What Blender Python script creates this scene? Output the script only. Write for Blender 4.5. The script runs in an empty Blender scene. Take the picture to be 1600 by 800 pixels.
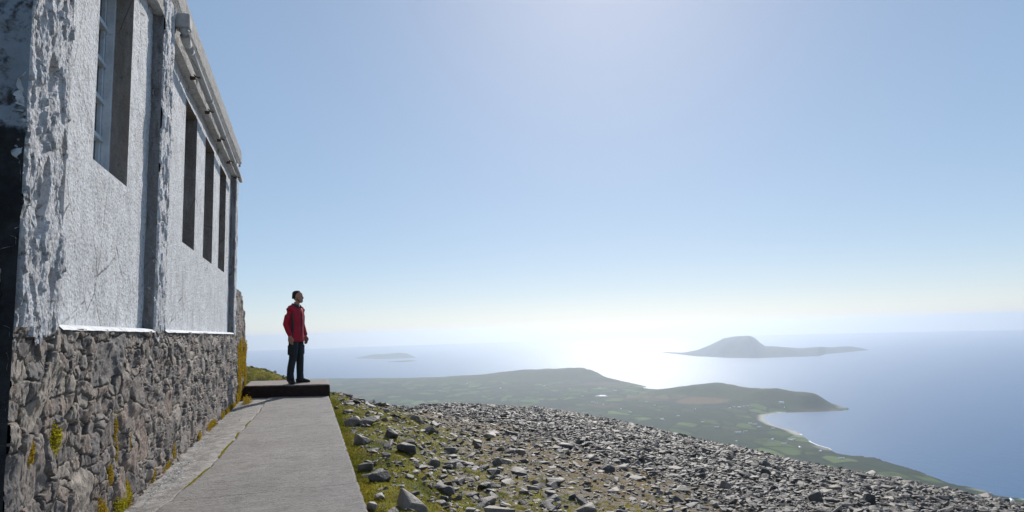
import bpy, bmesh, math, random
import numpy as np
from mathutils import Vector, Matrix

random.seed(7)
rng = np.random.default_rng(11)
SC = bpy.context.scene
COL = SC.collection

# ------------------------------------------------------------------ camera
EYE = np.array([0.0, 0.0, 1.1])
F = 990.0
_p1 = np.array([482 - 800, 525 - 400, F])
_p2 = np.array([800, 525 - .0305 * (1600 - 482) - 400, F])
_n = np.cross(_p2, _p1); _n /= np.linalg.norm(_n)
if _n[1] > 0: _n = -_n
_Y = _p1 / np.linalg.norm(_p1)
RW = np.array([np.cross(_Y, _n), _Y, _n])

def ray(px, py):
    d = RW @ np.array([px - 800.0, py - 400.0, F])
    return d / np.linalg.norm(d)

def onplane(px, py, ax, v):
    d = ray(px, py)
    return EYE + d * (v - EYE[ax]) / d[ax]

def project(P):
    c = (np.asarray(P) - EYE) @ RW
    return 800 + F * c[..., 0] / c[..., 2], 400 + F * c[..., 1] / c[..., 2], c[..., 2]

cam = bpy.data.cameras.new('camera')
cam.sensor_width = 36
cam.lens = F / 1600 * 36
cam.clip_start = 0.05
cam.clip_end = 200000
camo = bpy.data.objects.new('camera', cam)
COL.objects.link(camo)
r_, u_, b_ = RW @ [1, 0, 0], RW @ [0, -1, 0], -(RW @ [0, 0, 1])
camo.matrix_world = Matrix(((r_[0], u_[0], b_[0], EYE[0]), (r_[1], u_[1], b_[1], EYE[1]),
                            (r_[2], u_[2], b_[2], EYE[2]), (0, 0, 0, 1)))
SC.camera = camo

# ------------------------------------------------------------------ sky, sun, exposure
SKY_GAMMA, SKY_SAT, SKY_GAIN = .44, 1.30, 3.2     # soft, milky air: the sky's range is compressed a little
SUN_AZ, SUN_EL = math.radians(27.5), math.radians(34.0)
world = bpy.data.worlds.new('World')
SC.world = world
world.use_nodes = True
wn = world.node_tree.nodes
bgn = wn['Background']
sky = wn.new('ShaderNodeTexSky')
sky.sky_type = 'NISHITA'
sky.sun_disc = False
sky.sun_elevation = SUN_EL
sky.sun_rotation = SUN_AZ
sky.altitude = 760
sky.air_density = 0.85
sky.dust_density = 0.35
sky.ozone_density = 6.0
sg = wn.new('ShaderNodeGamma'); sg.inputs[1].default_value = SKY_GAMMA
sh = wn.new('ShaderNodeHueSaturation'); sh.inputs['Saturation'].default_value = SKY_SAT; sh.inputs['Value'].default_value = SKY_GAIN
world.node_tree.links.new(sky.outputs[0], sg.inputs[0])
world.node_tree.links.new(sg.outputs[0], sh.inputs['Color'])
wb = wn.new('ShaderNodeMix'); wb.data_type = 'RGBA'; wb.blend_type = 'MULTIPLY'; wb.inputs[0].default_value = 1; wb.inputs[7].default_value = (1.05, 1.01, .98, 1)
world.node_tree.links.new(sh.outputs[0], wb.inputs[6])
world.node_tree.links.new(wb.outputs[2], bgn.inputs[0])
bgn.inputs[1].default_value = 0.1
sl = bpy.data.lights.new('sun', 'SUN')
sl.energy = 4.6
sl.angle = math.radians(0.5)
sl.color = (1, 0.95, 0.88)
so = bpy.data.objects.new('sun', sl)
COL.objects.link(so)
sdir = Vector((math.sin(SUN_AZ) * math.cos(SUN_EL), math.cos(SUN_AZ) * math.cos(SUN_EL), math.sin(SUN_EL)))
so.rotation_euler = sdir.to_track_quat('Z', 'Y').to_euler()
so.location = (30, 60, 50)
SC.view_settings.view_transform = 'Standard'
SC.view_settings.look = 'None'
SC.view_settings.exposure = 0.0
SC.view_settings.gamma = 1.0
SC.view_settings.use_curve_mapping = False
SC.cycles.max_bounces = 5
SC.cycles.diffuse_bounces = 3
SC.cycles.volume_bounces = 1
SC.cycles.use_denoising = True

HAZE_DENSITY = 5.4e-5

# ------------------------------------------------------------------ numpy noise
def _hash(ix, iy, iz, seed):
    h = (ix.astype(np.int64) * 374761393 + iy.astype(np.int64) * 668265263 + iz.astype(np.int64) * 2147483647 + seed * 974634777) & 0xffffffff
    h = ((h ^ (h >> 13)) * 1274126177) & 0xffffffff
    h = ((h ^ (h >> 16)) * 2246822519) & 0xffffffff
    return (h ^ (h >> 15)) & 0xffffffff

def _grad(ix, iy, iz, fx, fy, fz, seed):
    h = _hash(ix, iy, iz, seed)
    a = (h & 0xffff) / 65536.0 * 2 * np.pi
    c = ((h >> 16) & 0xffff) / 65536.0 * 2 - 1
    s = np.sqrt(1 - c * c)
    return np.cos(a) * s * fx + np.sin(a) * s * fy + c * fz

def noise(x, y, z=0.0, seed=0):
    x, y, z = np.broadcast_arrays(np.asarray(x, float), np.asarray(y, float), np.asarray(z, float))
    ix, iy, iz = np.floor(x), np.floor(y), np.floor(z)
    fx, fy, fz = x - ix, y - iy, z - iz
    ux, uy, uz = [t * t * t * (t * (t * 6 - 15) + 10) for t in (fx, fy, fz)]
    out = 0
    for dx in (0, 1):
        wx = ux if dx else 1 - ux
        for dy in (0, 1):
            wy = uy if dy else 1 - uy
            for dz in (0, 1):
                wz = uz if dz else 1 - uz
                out = out + wx * wy * wz * _grad(ix + dx, iy + dy, iz + dz, fx - dx, fy - dy, fz - dz, seed)
    return out * 1.5

def fbm(x, y, z=0.0, octv=4, seed=0, gain=.5):
    a, s, t = 1.0, 0.0, 0.0
    for o in range(octv):
        f = 2.0 ** o
        s = s + a * noise(np.asarray(x) * f, np.asarray(y) * f, np.asarray(z) * f, seed + o * 17)
        t += a; a *= gain
    return s / t

def voronoi(x, y, seed=0, jit=.9, wide=1):
    ix, iy = np.floor(x), np.floor(y)
    f1 = np.full(x.shape, 9.0); f2 = np.full(x.shape, 9.0)
    idn = np.zeros(x.shape, np.int64); cxs = np.zeros(x.shape); cys = np.zeros(x.shape)
    z0 = np.zeros_like(ix)
    for dx in range(-2, 3):
        for dy in range(-2, 3):
            h = _hash(ix + dx, iy + dy, z0, seed)
            jx = (h & 0xffff) / 65536.0; jy = ((h >> 16) & 0xffff) / 65536.0
            px = ix + dx + .5 + (jx - .5) * jit; py = iy + dy + .5 + (jy - .5) * jit
            d = np.maximum(np.abs(px - x), np.abs(py - y)) * .55 + np.hypot(px - x, py - y) * .45
            m = d < f1
            f2 = np.where(m, f1, np.minimum(f2, d)); f1 = np.where(m, d, f1)
            idn = np.where(m, h, idn); cxs = np.where(m, px, cxs); cys = np.where(m, py, cys)
    return f1, f2, idn, cxs, cys

def sstep(a, b, x):
    t = np.clip((x - a) / (b - a), 0, 1)
    return t * t * (3 - 2 * t)

# ------------------------------------------------------------------ object helpers
def fast_mesh(name, V, Fc, smooth=False):
    """V (n,3), Fc (m,3|4)"""
    me = bpy.data.meshes.new(name)
    V = np.ascontiguousarray(V, np.float32); Fc = np.ascontiguousarray(Fc, np.int32)
    k = Fc.shape[1]
    me.vertices.add(len(V)); me.vertices.foreach_set('co', V.ravel())
    me.loops.add(Fc.size); me.loops.foreach_set('vertex_index', Fc.ravel())
    me.polygons.add(len(Fc))
    me.polygons.foreach_set('loop_start', np.arange(0, Fc.size, k, dtype=np.int32))
    me.polygons.foreach_set('loop_total', np.full(len(Fc), k, np.int32))
    me.polygons.foreach_set('use_smooth', np.full(len(Fc), smooth, bool))
    me.update(calc_edges=True); me.validate()
    return me

def attr(me, name, vals):
    a = me.attributes.new(name, 'FLOAT', 'POINT')
    a.data.foreach_set('value', np.ascontiguousarray(vals, np.float32).ravel())

def tag(o, label=None, cat=None, group=None, kind=None):
    if label: o['label'] = label
    if cat: o['category'] = cat
    if group: o['group'] = group
    if kind: o['kind'] = kind
    return o

def link(name, me, mat, parent=None):
    o = bpy.data.objects.new(name, me)
    COL.objects.link(o)
    if mat and not me.materials: me.materials.append(mat)
    if parent:
        o.parent = parent
        if parent.type == 'EMPTY' or True:
            o.matrix_parent_inverse = parent.matrix_basis.inverted()
    return o

def empty(name, loc):
    o = bpy.data.objects.new(name, None)
    COL.objects.link(o); o.location = loc
    o.empty_display_size = .2
    return o

def bm_obj(name, bm, mat, parent=None, smooth=False, bevel=0):
    me = bpy.data.meshes.new(name)
    bmesh.ops.recalc_face_normals(bm, faces=bm.faces)
    bm.to_mesh(me); bm.free()
    if smooth:
        for p in me.polygons: p.use_smooth = True
    o = link(name, me, mat, parent)
    if bevel:
        md = o.modifiers.new('bevel', 'BEVEL'); md.width = bevel; md.segments = 2; md.limit_method = 'ANGLE'
    return o

def box(bm, lo, hi):
    vs = [bm.verts.new((x, y, z)) for x in (lo[0], hi[0]) for y in (lo[1], hi[1]) for z in (lo[2], hi[2])]
    for f in ((0, 1, 3, 2), (4, 6, 7, 5), (0, 4, 5, 1), (2, 3, 7, 6), (0, 2, 6, 4), (1, 5, 7, 3)):
        bm.faces.new([vs[i] for i in f])
    return vs

def tube(bm, pts, rad, sides=12, flat=None, ref=Vector((0, 0, 1))):
    """loft of elliptic rings; rad = list of (ra, rb); flat=None -> perpendicular frames"""
    pts = [Vector(p) for p in pts]
    rings = []
    for i, p in enumerate(pts):
        a = pts[max(i - 1, 0)]; b = pts[min(i + 1, len(pts) - 1)]
        t = (b - a).normalized()
        if flat: t = Vector(flat)
        r = ref if abs(t.dot(ref)) < .95 else Vector((1, 0, 0))
        if flat: r = Vector((1, 0, 0))
        s = (r - t * r.dot(t)).normalized(); q = t.cross(s)
        ra, rb = rad[i] if isinstance(rad[i], tuple) else (rad[i], rad[i])
        rings.append([bm.verts.new(p + s * math.cos(2 * math.pi * k / sides) * ra + q * math.sin(2 * math.pi * k / sides) * rb) for k in range(sides)])
    for a, b in zip(rings, rings[1:]):
        for k in range(sides):
            bm.faces.new((a[k], a[(k + 1) % sides], b[(k + 1) % sides], b[k]))
    bm.faces.new(rings[0][::-1]); bm.faces.new(rings[-1])

def grid_faces(nu, nv, mask=None):
    i, j = np.meshgrid(np.arange(nu - 1), np.arange(nv - 1), indexing='ij')
    a = i * nv + j
    q = np.stack([a, a + nv, a + nv + 1, a + 1], -1).reshape(-1, 4)
    if mask is not None: q = q[mask.reshape(-1)]
    return q

# ------------------------------------------------------------------ materials
class NT:
    def __init__(s, name, rough=.8, spec=.5):
        s.m = bpy.data.materials.new(name); s.m.use_nodes = True
        s.n = s.m.node_tree.nodes; s.l = s.m.node_tree.links
        s.b = s.n['Principled BSDF']
        s.b.inputs['Roughness'].default_value = rough
        s.b.inputs['Specular IOR Level'].default_value = spec
        s.tc = s.n.new('ShaderNodeNewGeometry').outputs['Position']
    def val(s, x, inp):
        if isinstance(x, (int, float)): inp.default_value = x
        elif isinstance(x, tuple): inp.default_value = x if len(x) == 4 else (*x, 1)
        else: s.l.new(x, inp)
    def mapping(s, scale, vec=None, rot=(0, 0, 0)):
        m = s.n.new('ShaderNodeMapping'); s.l.new(vec or s.tc, m.inputs[0])
        m.inputs['Scale'].default_value = scale; m.inputs['Rotation'].default_value = rot
        return m.outputs[0]
    def noise(s, scale, detail=4, rough=.6, vec=None, dist=0):
        t = s.n.new('ShaderNodeTexNoise'); s.l.new(vec or s.tc, t.inputs['Vector'])
        t.inputs['Scale'].default_value = scale; t.inputs['Detail'].default_value = detail
        t.inputs['Roughness'].default_value = rough; t.inputs['Distortion'].default_value = dist
        return t.outputs['Fac']
    def vor(s, scale, vec=None, feat='F1', out='Distance', rnd=1):
        t = s.n.new('ShaderNodeTexVoronoi'); t.feature = feat; s.l.new(vec or s.tc, t.inputs['Vector'])
        t.inputs['Scale'].default_value = scale; t.inputs['Randomness'].default_value = rnd
        return t.outputs[out]
    def ramp(s, fac, stops, interp='LINEAR'):
        r = s.n.new('ShaderNodeValToRGB'); s.l.new(fac, r.inputs[0]); e = r.color_ramp.elements
        r.color_ramp.interpolation = interp
        while len(e) < len(stops): e.new(.5)
        for k, (p, c) in enumerate(stops):
            e[k].position = p
            e[k].color = (c, c, c, 1) if isinstance(c, (int, float)) else (*c, 1)
        return r.outputs[0]
    def mix(s, fac, a, b, mode='MIX'):
        m = s.n.new('ShaderNodeMix'); m.data_type = 'RGBA'; m.blend_type = mode
        s.val(fac, m.inputs[0]); s.val(a, m.inputs[6]); s.val(b, m.inputs[7])
        return m.outputs[2]
    def math(s, op, a, b=0.0):
        m = s.n.new('ShaderNodeMath'); m.operation = op; s.val(a, m.inputs[0]); s.val(b, m.inputs[1])
        return m.outputs[0]
    def attr(s, name):
        a = s.n.new('ShaderNodeAttribute'); a.attribute_name = name
        return a.outputs['Fac']
    def rnd(s):
        return s.n.new('ShaderNodeObjectInfo').outputs['Random']
    def color(s, c): s.val(c, s.b.inputs['Base Color'])
    def bump(s, h, strength=.5, dist=.01):
        b = s.n.new('ShaderNodeBump'); b.inputs['Strength'].default_value = strength
        b.inputs['Distance'].default_value = dist; s.val(h, b.inputs['Height'])
        if s.b.inputs['Normal'].is_linked:
            s.l.new(s.b.inputs['Normal'].links[0].from_socket, b.inputs['Normal'])
        s.l.new(b.outputs[0], s.b.inputs['Normal'])

def m_whitewash(name, base=(.70, .73, .78), dirt=.5, bump=.6, dist=.008):
    m = NT(name, .8, .2)
    n1 = m.noise(7, 6, .65); n2 = m.noise(34, 5, .75); n3 = m.noise(1.6, 5, .6)
    streak = m.noise(11, 6, .65, m.mapping((1, 1, .10)))
    crk = m.vor(2.6, m.mapping((1, 1, .55)), 'DISTANCE_TO_EDGE')
    c = m.mix(m.ramp(n1, [(.40, 0), (.66, 1)]), base, tuple(b * .80 for b in base))
    c = m.mix(m.math('MULTIPLY', m.ramp(n2, [(.52, 0), (.64, 1)]), dirt), c, (.22, .21, .20))
    c = m.mix(m.math('MULTIPLY', m.ramp(streak, [(.5, 0), (.68, 1)]), dirt * .55), c, (.36, .36, .37))
    c = m.mix(m.math('MULTIPLY', m.ramp(n3, [(.54, 0), (.7, 1)]), dirt * .45), c, (.40, .39, .38))
    c = m.mix(m.ramp(m.noise(20, 6, .8), [(.60, 0), (.67, dirt)]), c, (.12, .115, .11))
    c = m.mix(m.math('MULTIPLY', m.ramp(crk, [(.004, .8), (.012, 0)]), m.ramp(n3, [(.48, 0), (.56, 1)])), c, (.10, .095, .09))
    m.color(c)
    m.bump(m.noise(30, 8, .8), bump, dist)
    m.bump(m.vor(48), bump * .6, dist * .6)
    return m.m

def m_simple(name, col, rough=.6, var=.25, scale=8, bump=.2, dist=.003, spec=.5, metal=0):
    m = NT(name, rough, spec)
    m.b.inputs['Metallic'].default_value = metal
    n = m.noise(scale, 5, .6)
    m.color(m.mix(m.ramp(n, [(.3, 0), (.7, 1)]), tuple(c * (1 - var) for c in col), tuple(min(1, c * (1 + var)) for c in col)))
    m.bump(m.noise(scale * 5, 4, .6), bump, dist)
    return m.m

M = {}
M['plaster'] = m_whitewash('whitewashed_plaster', (.70, .71, .73), .75, .9, .016)
M['lumpy'] = m_whitewash('lumpy_whitewash', (.68, .68, .70), .95, .9, .016)
M['pilaster_side'] = m_whitewash('stained_shaded_pilaster_side', (.26, .255, .26), .95, .9, .02)  # stain, with the shade of the camera-facing sides also put into the colour
M['fillet'] = m_whitewash('bright_whitewash', (.74, .75, .76), .25, .5, .006)
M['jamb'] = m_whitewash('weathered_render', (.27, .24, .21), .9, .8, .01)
M['jamb_dark'] = m_whitewash('dark_brown_render', (.20, .172, .15), .8, .8, .012)  # darker brown render for the far window reveals and the inner cores
M['frame'] = m_whitewash('window_paint', (.62, .68, .74), .2, .2, .002)
M['coping'] = m_whitewash('coping_concrete', (.40, .385, .365), .9, 1.0, .02)
M['pipe'] = m_whitewash('painted_pipe', (.46, .465, .47), .45, .15, .002)

def m_stone(name):
    m = NT(name, .72, .4)
    tint = m.attr('tint'); joint = m.attr('joint')
    c = m.ramp(tint, [(0, (.13, .125, .125)), (.2, (.25, .225, .21)), (.42, (.19, .19, .20)), (.6, (.32, .26, .225)),
                      (.8, (.28, .265, .26)), (1, (.42, .385, .345))])
    n = m.noise(26, 6, .7); n2 = m.noise(5, 5, .6)
    c = m.mix(m.ramp(n, [(.3, 0), (.72, 1)]), m.mix(1.0, c, (.55, .55, .56), 'MULTIPLY'), m.mix(1.0, c, (1.35, 1.33, 1.3), 'MULTIPLY'))
    c = m.mix(m.math('MULTIPLY', m.ramp(n2, [(.55, 0), (.7, 1)]), .45), c, (.17, .14, .12))
    c = m.mix(m.math('MULTIPLY', m.ramp(m.noise(60, 3, .6), [(.62, 0), (.68, 1)]), .6), c, (.50, .49, .46))
    mort = m.mix(m.ramp(m.noise(7, 4), [(.42, 0), (.58, 1)]), (.05, .042, .036), (.34, .295, .255))
    c = m.mix(joint, c, mort)
    c = m.mix(1.0, c, (.86, .80, .74), 'MULTIPLY')
    m.color(c)
    m.bump(m.noise(24, 8, .75, m.mapping((1, 1.1, .7))), .9, .018)
    m.bump(m.noise(110, 4, .7), .6, .004)
    return m.m
M['stone'] = m_stone('rubble_stone')

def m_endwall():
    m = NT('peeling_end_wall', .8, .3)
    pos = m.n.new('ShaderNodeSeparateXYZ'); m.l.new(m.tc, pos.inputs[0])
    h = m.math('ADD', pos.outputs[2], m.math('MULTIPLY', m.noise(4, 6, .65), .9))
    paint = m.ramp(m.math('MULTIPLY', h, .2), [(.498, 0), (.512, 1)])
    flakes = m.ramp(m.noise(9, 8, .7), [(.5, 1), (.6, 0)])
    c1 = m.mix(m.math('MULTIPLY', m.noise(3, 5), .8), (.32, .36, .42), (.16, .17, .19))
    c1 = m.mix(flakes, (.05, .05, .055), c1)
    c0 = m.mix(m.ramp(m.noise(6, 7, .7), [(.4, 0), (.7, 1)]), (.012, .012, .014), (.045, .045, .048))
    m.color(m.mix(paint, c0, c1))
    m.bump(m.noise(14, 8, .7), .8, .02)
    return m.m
M['endwall'] = m_endwall()

def m_path():
    m = NT('path_concrete', .8, .35)
    st = m.noise(14, 6, .7, m.mapping((.35, 2.2, 1)))
    fine = m.noise(70, 5, .75, m.mapping((.5, 1.6, 1)))
    big = m.noise(1.3, 5, .6)
    c = m.mix(m.ramp(st, [(.3, 0), (.7, 1)]), (.245, .225, .205), (.36, .335, .31))
    c = m.mix(m.math('MULTIPLY', m.ramp(m.noise(5, 7, .7), [(.52, 0), (.64, 1)]), .45), c, (.14, .125, .11))
    c = m.mix(m.math('MULTIPLY', m.ramp(big, [(.4, 0), (.65, 1)]), .45), c, (.19, .175, .165))
    c = m.mix(m.ramp(fine, [(.38, .85), (.48, 0)]), c, (.13, .12, .11))
    pits = m.noise(26, 4, .6, m.mapping((.45, 2.6, 1)))
    c = m.mix(m.ramp(pits, [(.33, .8), (.40, 0)]), c, (.10, .095, .09))
    pale = m.mix(m.ramp(m.noise(8, 7, .75), [(.42, 0), (.60, 1)]), (.24, .22, .20), (.52, .49, .46))
    c = m.mix(m.math('MULTIPLY', m.attr('strip'), .75), c, pale)
    m.color(c)
    m.bump(st, .8, .03); m.bump(fine, .9, .012)
    return m.m
M['path'] = m_path()
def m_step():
    m = NT('dark_fronted_concrete', .85, .3)  # concrete, much darker below its top edge
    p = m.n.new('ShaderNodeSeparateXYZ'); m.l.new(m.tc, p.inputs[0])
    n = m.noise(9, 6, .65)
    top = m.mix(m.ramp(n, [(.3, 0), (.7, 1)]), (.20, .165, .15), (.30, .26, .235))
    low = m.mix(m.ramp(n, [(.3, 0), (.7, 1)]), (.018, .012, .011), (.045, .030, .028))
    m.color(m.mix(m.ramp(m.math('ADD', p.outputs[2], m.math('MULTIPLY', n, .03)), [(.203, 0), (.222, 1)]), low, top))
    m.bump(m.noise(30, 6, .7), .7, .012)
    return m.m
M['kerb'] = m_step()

def m_ground():
    m = NT('mountain_ground', .95, .12)
    scree = m.attr('scree'); green = m.attr('green')
    n = m.noise(2.2, 6, .65); nf = m.noise(30, 6, .7); nm = m.noise(9, 5, .65)
    grass = m.mix(m.ramp(n, [(.38, 0), (.62, 1)]), (.085, .115, .010), (.34, .30, .03))
    grass = m.mix(m.ramp(nf, [(.3, 0), (.7, 1)]), m.mix(1.0, grass, (.45, .45, .45), 'MULTIPLY'), grass)
    grass = m.mix(m.ramp(m.noise(3.5, 6, .7), [(.52, 0), (.62, .75)]), grass, (.17, .085, .02))
    grass = m.mix(m.ramp(m.noise(6, 6, .7), [(.36, .8), (.45, 0)]), grass, (.035, .045, .010))
    grav = m.mix(m.ramp(nf, [(.35, 0), (.7, 1)]), (.15, .125, .098), (.44, .375, .30))
    och = m.mix(m.ramp(nm, [(.45, 0), (.6, 1)]), grav, (.24, .155, .045))
    c = m.mix(m.ramp(m.math('ADD', m.math('MULTIPLY', green, .75), m.math('MULTIPLY', m.math('SUBTRACT', nm, .5), 2.0)), [(.34, 0), (.52, 1)]), och, grass)
    c = m.mix(m.math('MULTIPLY', scree, .9), c, m.mix(m.ramp(nf, [(.35, 0), (.7, 1)]), (.06, .055, .052), (.26, .24, .22)))
    m.color(c)
    m.bump(m.noise(16, 7, .7), .9, .05); m.bump(nf, .7, .02)
    return m.m
M['ground'] = m_ground()

def m_rock(name, src):
    m = NT(name, .62, .4)
    t = m.rnd() if src == 'rnd' else m.attr('tint')
    c = m.ramp(t, [(0, (.065, .06, .057)), (.3, (.10, .093, .088)), (.7, (.155, .14, .126)), (.93, (.22, .19, .165)), (1, (.38, .34, .30))])
    n = m.noise(9, 6, .7)
    c = m.mix(m.ramp(n, [(.35, 0), (.7, 1)]), m.mix(1.0, c, (.68, .65, .61), 'MULTIPLY'), m.mix(1.0, c, (1.12, 1.04, .95), 'MULTIPLY'))
    c = m.mix(m.math('MULTIPLY', m.ramp(m.noise(17, 5, .6), [(.58, 0), (.66, 1)]), .5), c, (.42, .41, .36))
    m.color(c)
    m.bump(m.noise(28, 6, .7), .7, .012)
    return m.m
M['rock'] = m_rock('slate_rock', 'rnd')
M['rock_mass'] = m_rock('slate_scree', 'attr')

def m_leaf(name, a, b, src='attr'):
    m = NT(name, .65, .3)
    c = m.mix(m.attr('tint'), a, b)
    m.color(c)
    tr = m.n.new('ShaderNodeBsdfTranslucent'); m.l.new(c, tr.inputs[0])
    mx = m.n.new('ShaderNodeMixShader'); mx.inputs[0].default_value = .5
    m.l.new(m.b.outputs[0], mx.inputs[1]); m.l.new(tr.outputs[0], mx.inputs[2])
    m.l.new(mx.outputs[0], m.n['Material Output'].inputs['Surface'])
    return m.m
M['grass'] = m_leaf('grass_blades', (.05, .085, .010), (.42, .32, .035))
M['moss'] = m_leaf('moss_fronds', (.20, .17, .010), (.50, .29, .02))
M['moss_bright'] = m_leaf('bright_moss_fronds', (.20, .20, .01), (.52, .42, .02))

def m_sea():
    m = NT('sea_water', .2, .5)
    m.b.inputs['IOR'].default_value = 1.33
    wind = m.noise(.00035, 4, .55, m.mapping((1, .45, 1), rot=(0, 0, .5)))
    m.color(m.mix(m.ramp(wind, [(.35, 0), (.65, 1)]), (.006, .085, .220), (.010, .110, .250)))
    m.val(m.ramp(wind, [(.3, .33), (.7, .39)]), m.b.inputs['Roughness'])
    m.bump(m.noise(.02, 6, .65, m.mapping((1, .5, 1), rot=(0, 0, .5))), .35, 9.0)
    return m.m
M['sea'] = m_sea()

def m_land():
    m = NT('coastal_fields', .95, .1)
    warp = m.n.new('ShaderNodeVectorMath'); warp.operation = 'ADD'
    nz = m.n.new('ShaderNodeTexNoise'); m.l.new(m.tc, nz.inputs['Vector']); nz.inputs['Scale'].default_value = .002
    sc = m.n.new('ShaderNodeVectorMath'); sc.operation = 'SCALE'; m.l.new(nz.outputs['Color'], sc.inputs[0]); sc.inputs['Scale'].default_value = 240
    m.l.new(m.tc, warp.inputs[0]); m.l.new(sc.outputs[0], warp.inputs[1])
    v = m.mapping((1, 1, 0), warp.outputs[0], rot=(0, 0, .45)); v = m.mapping((1, .62, 0), v)
    cell = m.vor(.0062, v, 'F1', 'Color'); edge = m.vor(.0062, v, 'DISTANCE_TO_EDGE')
    sep = m.n.new('ShaderNodeSeparateColor'); m.l.new(cell, sep.inputs[0])
    fld = m.ramp(sep.outputs[0], [(0, (.028, .048, .026)), (.3, (.055, .095, .030)), (.5, (.085, .13, .035)), (.66, (.05, .065, .032)),
                                  (.84, (.12, .17, .055)), (1, (.16, .15, .09))], 'CONSTANT')
    hedge = m.ramp(edge, [(.03, 1), (.09, 0)])
    c = m.mix(hedge, fld, (.018, .032, .012))
    wood = m.ramp(m.noise(.0016, 6, .62), [(.49, 0), (.56, 1)])
    c = m.mix(m.math('MULTIPLY', wood, .85), c, (.022, .038, .018))
    bog = m.ramp(m.noise(.0009, 5, .6, m.mapping((1, 1, 1), rot=(0, 0, 2))), [(.57, 0), (.62, 1)])
    c = m.mix(m.math('MULTIPLY', bog, .6), c, (.13, .085, .05))
    c = m.mix(m.attr('heath'), c, (.19, .115, .060))
    c = m.mix(m.attr('moor'), c, m.mix(m.noise(.01, 4), (.030, .045, .018), (.07, .085, .03)))
    c = m.mix(m.attr('sand'), c, (.50, .46, .38))
    m.color(c)
    m.bump(m.noise(.012, 6, .65), .5, 14)
    return m.m
M['land'] = m_land()
M['island'] = m_simple('island_heath', (.05, .065, .035), .95, .35, .003, .4, 20, .1)
M['surf'] = m_simple('surf_foam', (.75, .77, .78), .7, .1, .05, .2, 1)

# ------------------------------------------------------------------ mountain ground
RIDGE = [(300, 578, 16), (390, 580, 16), (420, 583.5, 16), (447, 593, 16), (480, 603, 16), (516, 617, 15), (560, 628, 16), (600, 634.5, 17),
         (645, 638, 19), (668, 633, 26), (700, 628.5, 36), (725, 627.5, 38), (760, 630, 38), (850, 635, 38), (900, 643, 37), (950, 652, 36), (1000, 662, 35),
         (1050, 674, 33), (1100, 686, 31), (1150, 695, 29), (1200, 707, 27), (1250, 719, 24), (1300, 729, 22), (1350, 738, 20),
         (1400, 746, 19), (1450, 758, 18), (1500, 768, 17), (1560, 780, 16), (1600, 786, 16), (1750, 815, 16)]
_az, _tn, _rr = [], [], []
for px, py, rr in RIDGE:
    py += 4 * min(1, max(0, (px - 640) / 80))      # the stones lying on it make up the rest of the crest
    d = ray(px, py)
    _az.append(math.atan2(d[0], d[1])); _tn.append(d[2] / math.hypot(d[0], d[1])); _rr.append(rr)
_az += [math.radians(75), math.radians(120)]; _tn += [_tn[-1] * .9, -.1]; _rr += [16, 25]
_az = [math.radians(-180), math.radians(-60)] + _az + [math.radians(180)]
_tn = [-.1, -.08] + _tn + [-.1]; _rr = [25, 22] + _rr + [25]
_az, _tn, _rr = map(np.array, (_az, _tn, _rr))
H0 = 1.22

def ground(x, y, detail=True):
    x = np.asarray(x, float); y = np.asarray(y, float)
    r = np.hypot(x, y); az = np.arctan2(x, y)
    t = np.interp(az, _az, _tn); rr = np.interp(az, _az, _rr)
    b = H0 / rr ** 2
    a = -t - 2 * H0 / rr
    slope = a + 2 * b * r
    rl = (.62 - a) / (2 * b)
    h = np.where(slope < .62, 1.1 - H0 - a * r - b * r * r, 1.1 - H0 - a * rl - b * rl * rl - .62 * (r - rl))
    # ground lies level under the path and the building
    k = sstep(.30, 1.2, x) * sstep(0, 3, r)
    k = np.maximum(k, sstep(13.6, 15.0, y))
    k = np.maximum(k, sstep(14, 20, r))
    h = h * k + (1 - k) * (-.10)
    # grassy shoulder behind the step, close to the wall end
    h = h + .10 * np.exp(-((x + 1.3) ** 2 / .6 + (y - 15.3) ** 2 / 1.2))
    if detail:
        q = sstep(.42, .9, x) + sstep(13.6, 14.4, y); q = np.clip(q, 0, 1) * sstep(400, 60, r)
        h = h + q * (.07 * fbm(x * .9, y * .9, 0, 4, 3) + .075 * np.abs(fbm(x * 2.6, y * 2.6, 0, 4, 9)) * sstep(30, 8, r) - .015)
        far = sstep(60, 300, r)
        h = h + far * 14 * fbm(x / 120, y / 120, 0, 4, 5)
    return np.maximum(h, -775)

SB = [(516, 16), (650, 24), (690, 23), (740, 18.5), (820, 14.5), (900, 11.8), (1000, 10.0), (1100, 8.2), (1200, 6.9), (1300, 6.2), (1500, 5.3), (1900, 3)]
_sba = np.array([math.atan2(ray(p, 700)[0], ray(p, 700)[1]) for p, _ in SB]); _sbr = np.array([v for _, v in SB])
def scree_f(x, y):
    r = np.hypot(x, y); az = np.arctan2(x, y)
    rb = np.interp(az, _sba, _sbr)
    v = (r - rb) / (rb * .22) + 1.3 * fbm(x * .45, y * .45, 0, 3, 21)
    return sstep(-.9, .9, v) * (az > _sba[0] + .02)
def green_f(x, y):
    d = np.maximum(x - .4, 0) + .12 * np.maximum(y - 13, 0)
    return np.clip(1.05 * np.exp(-(d / 2.6) ** 1.3) + .75 * fbm(x * .5, y * .5, 0, 3, 33), 0, 1)

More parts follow.
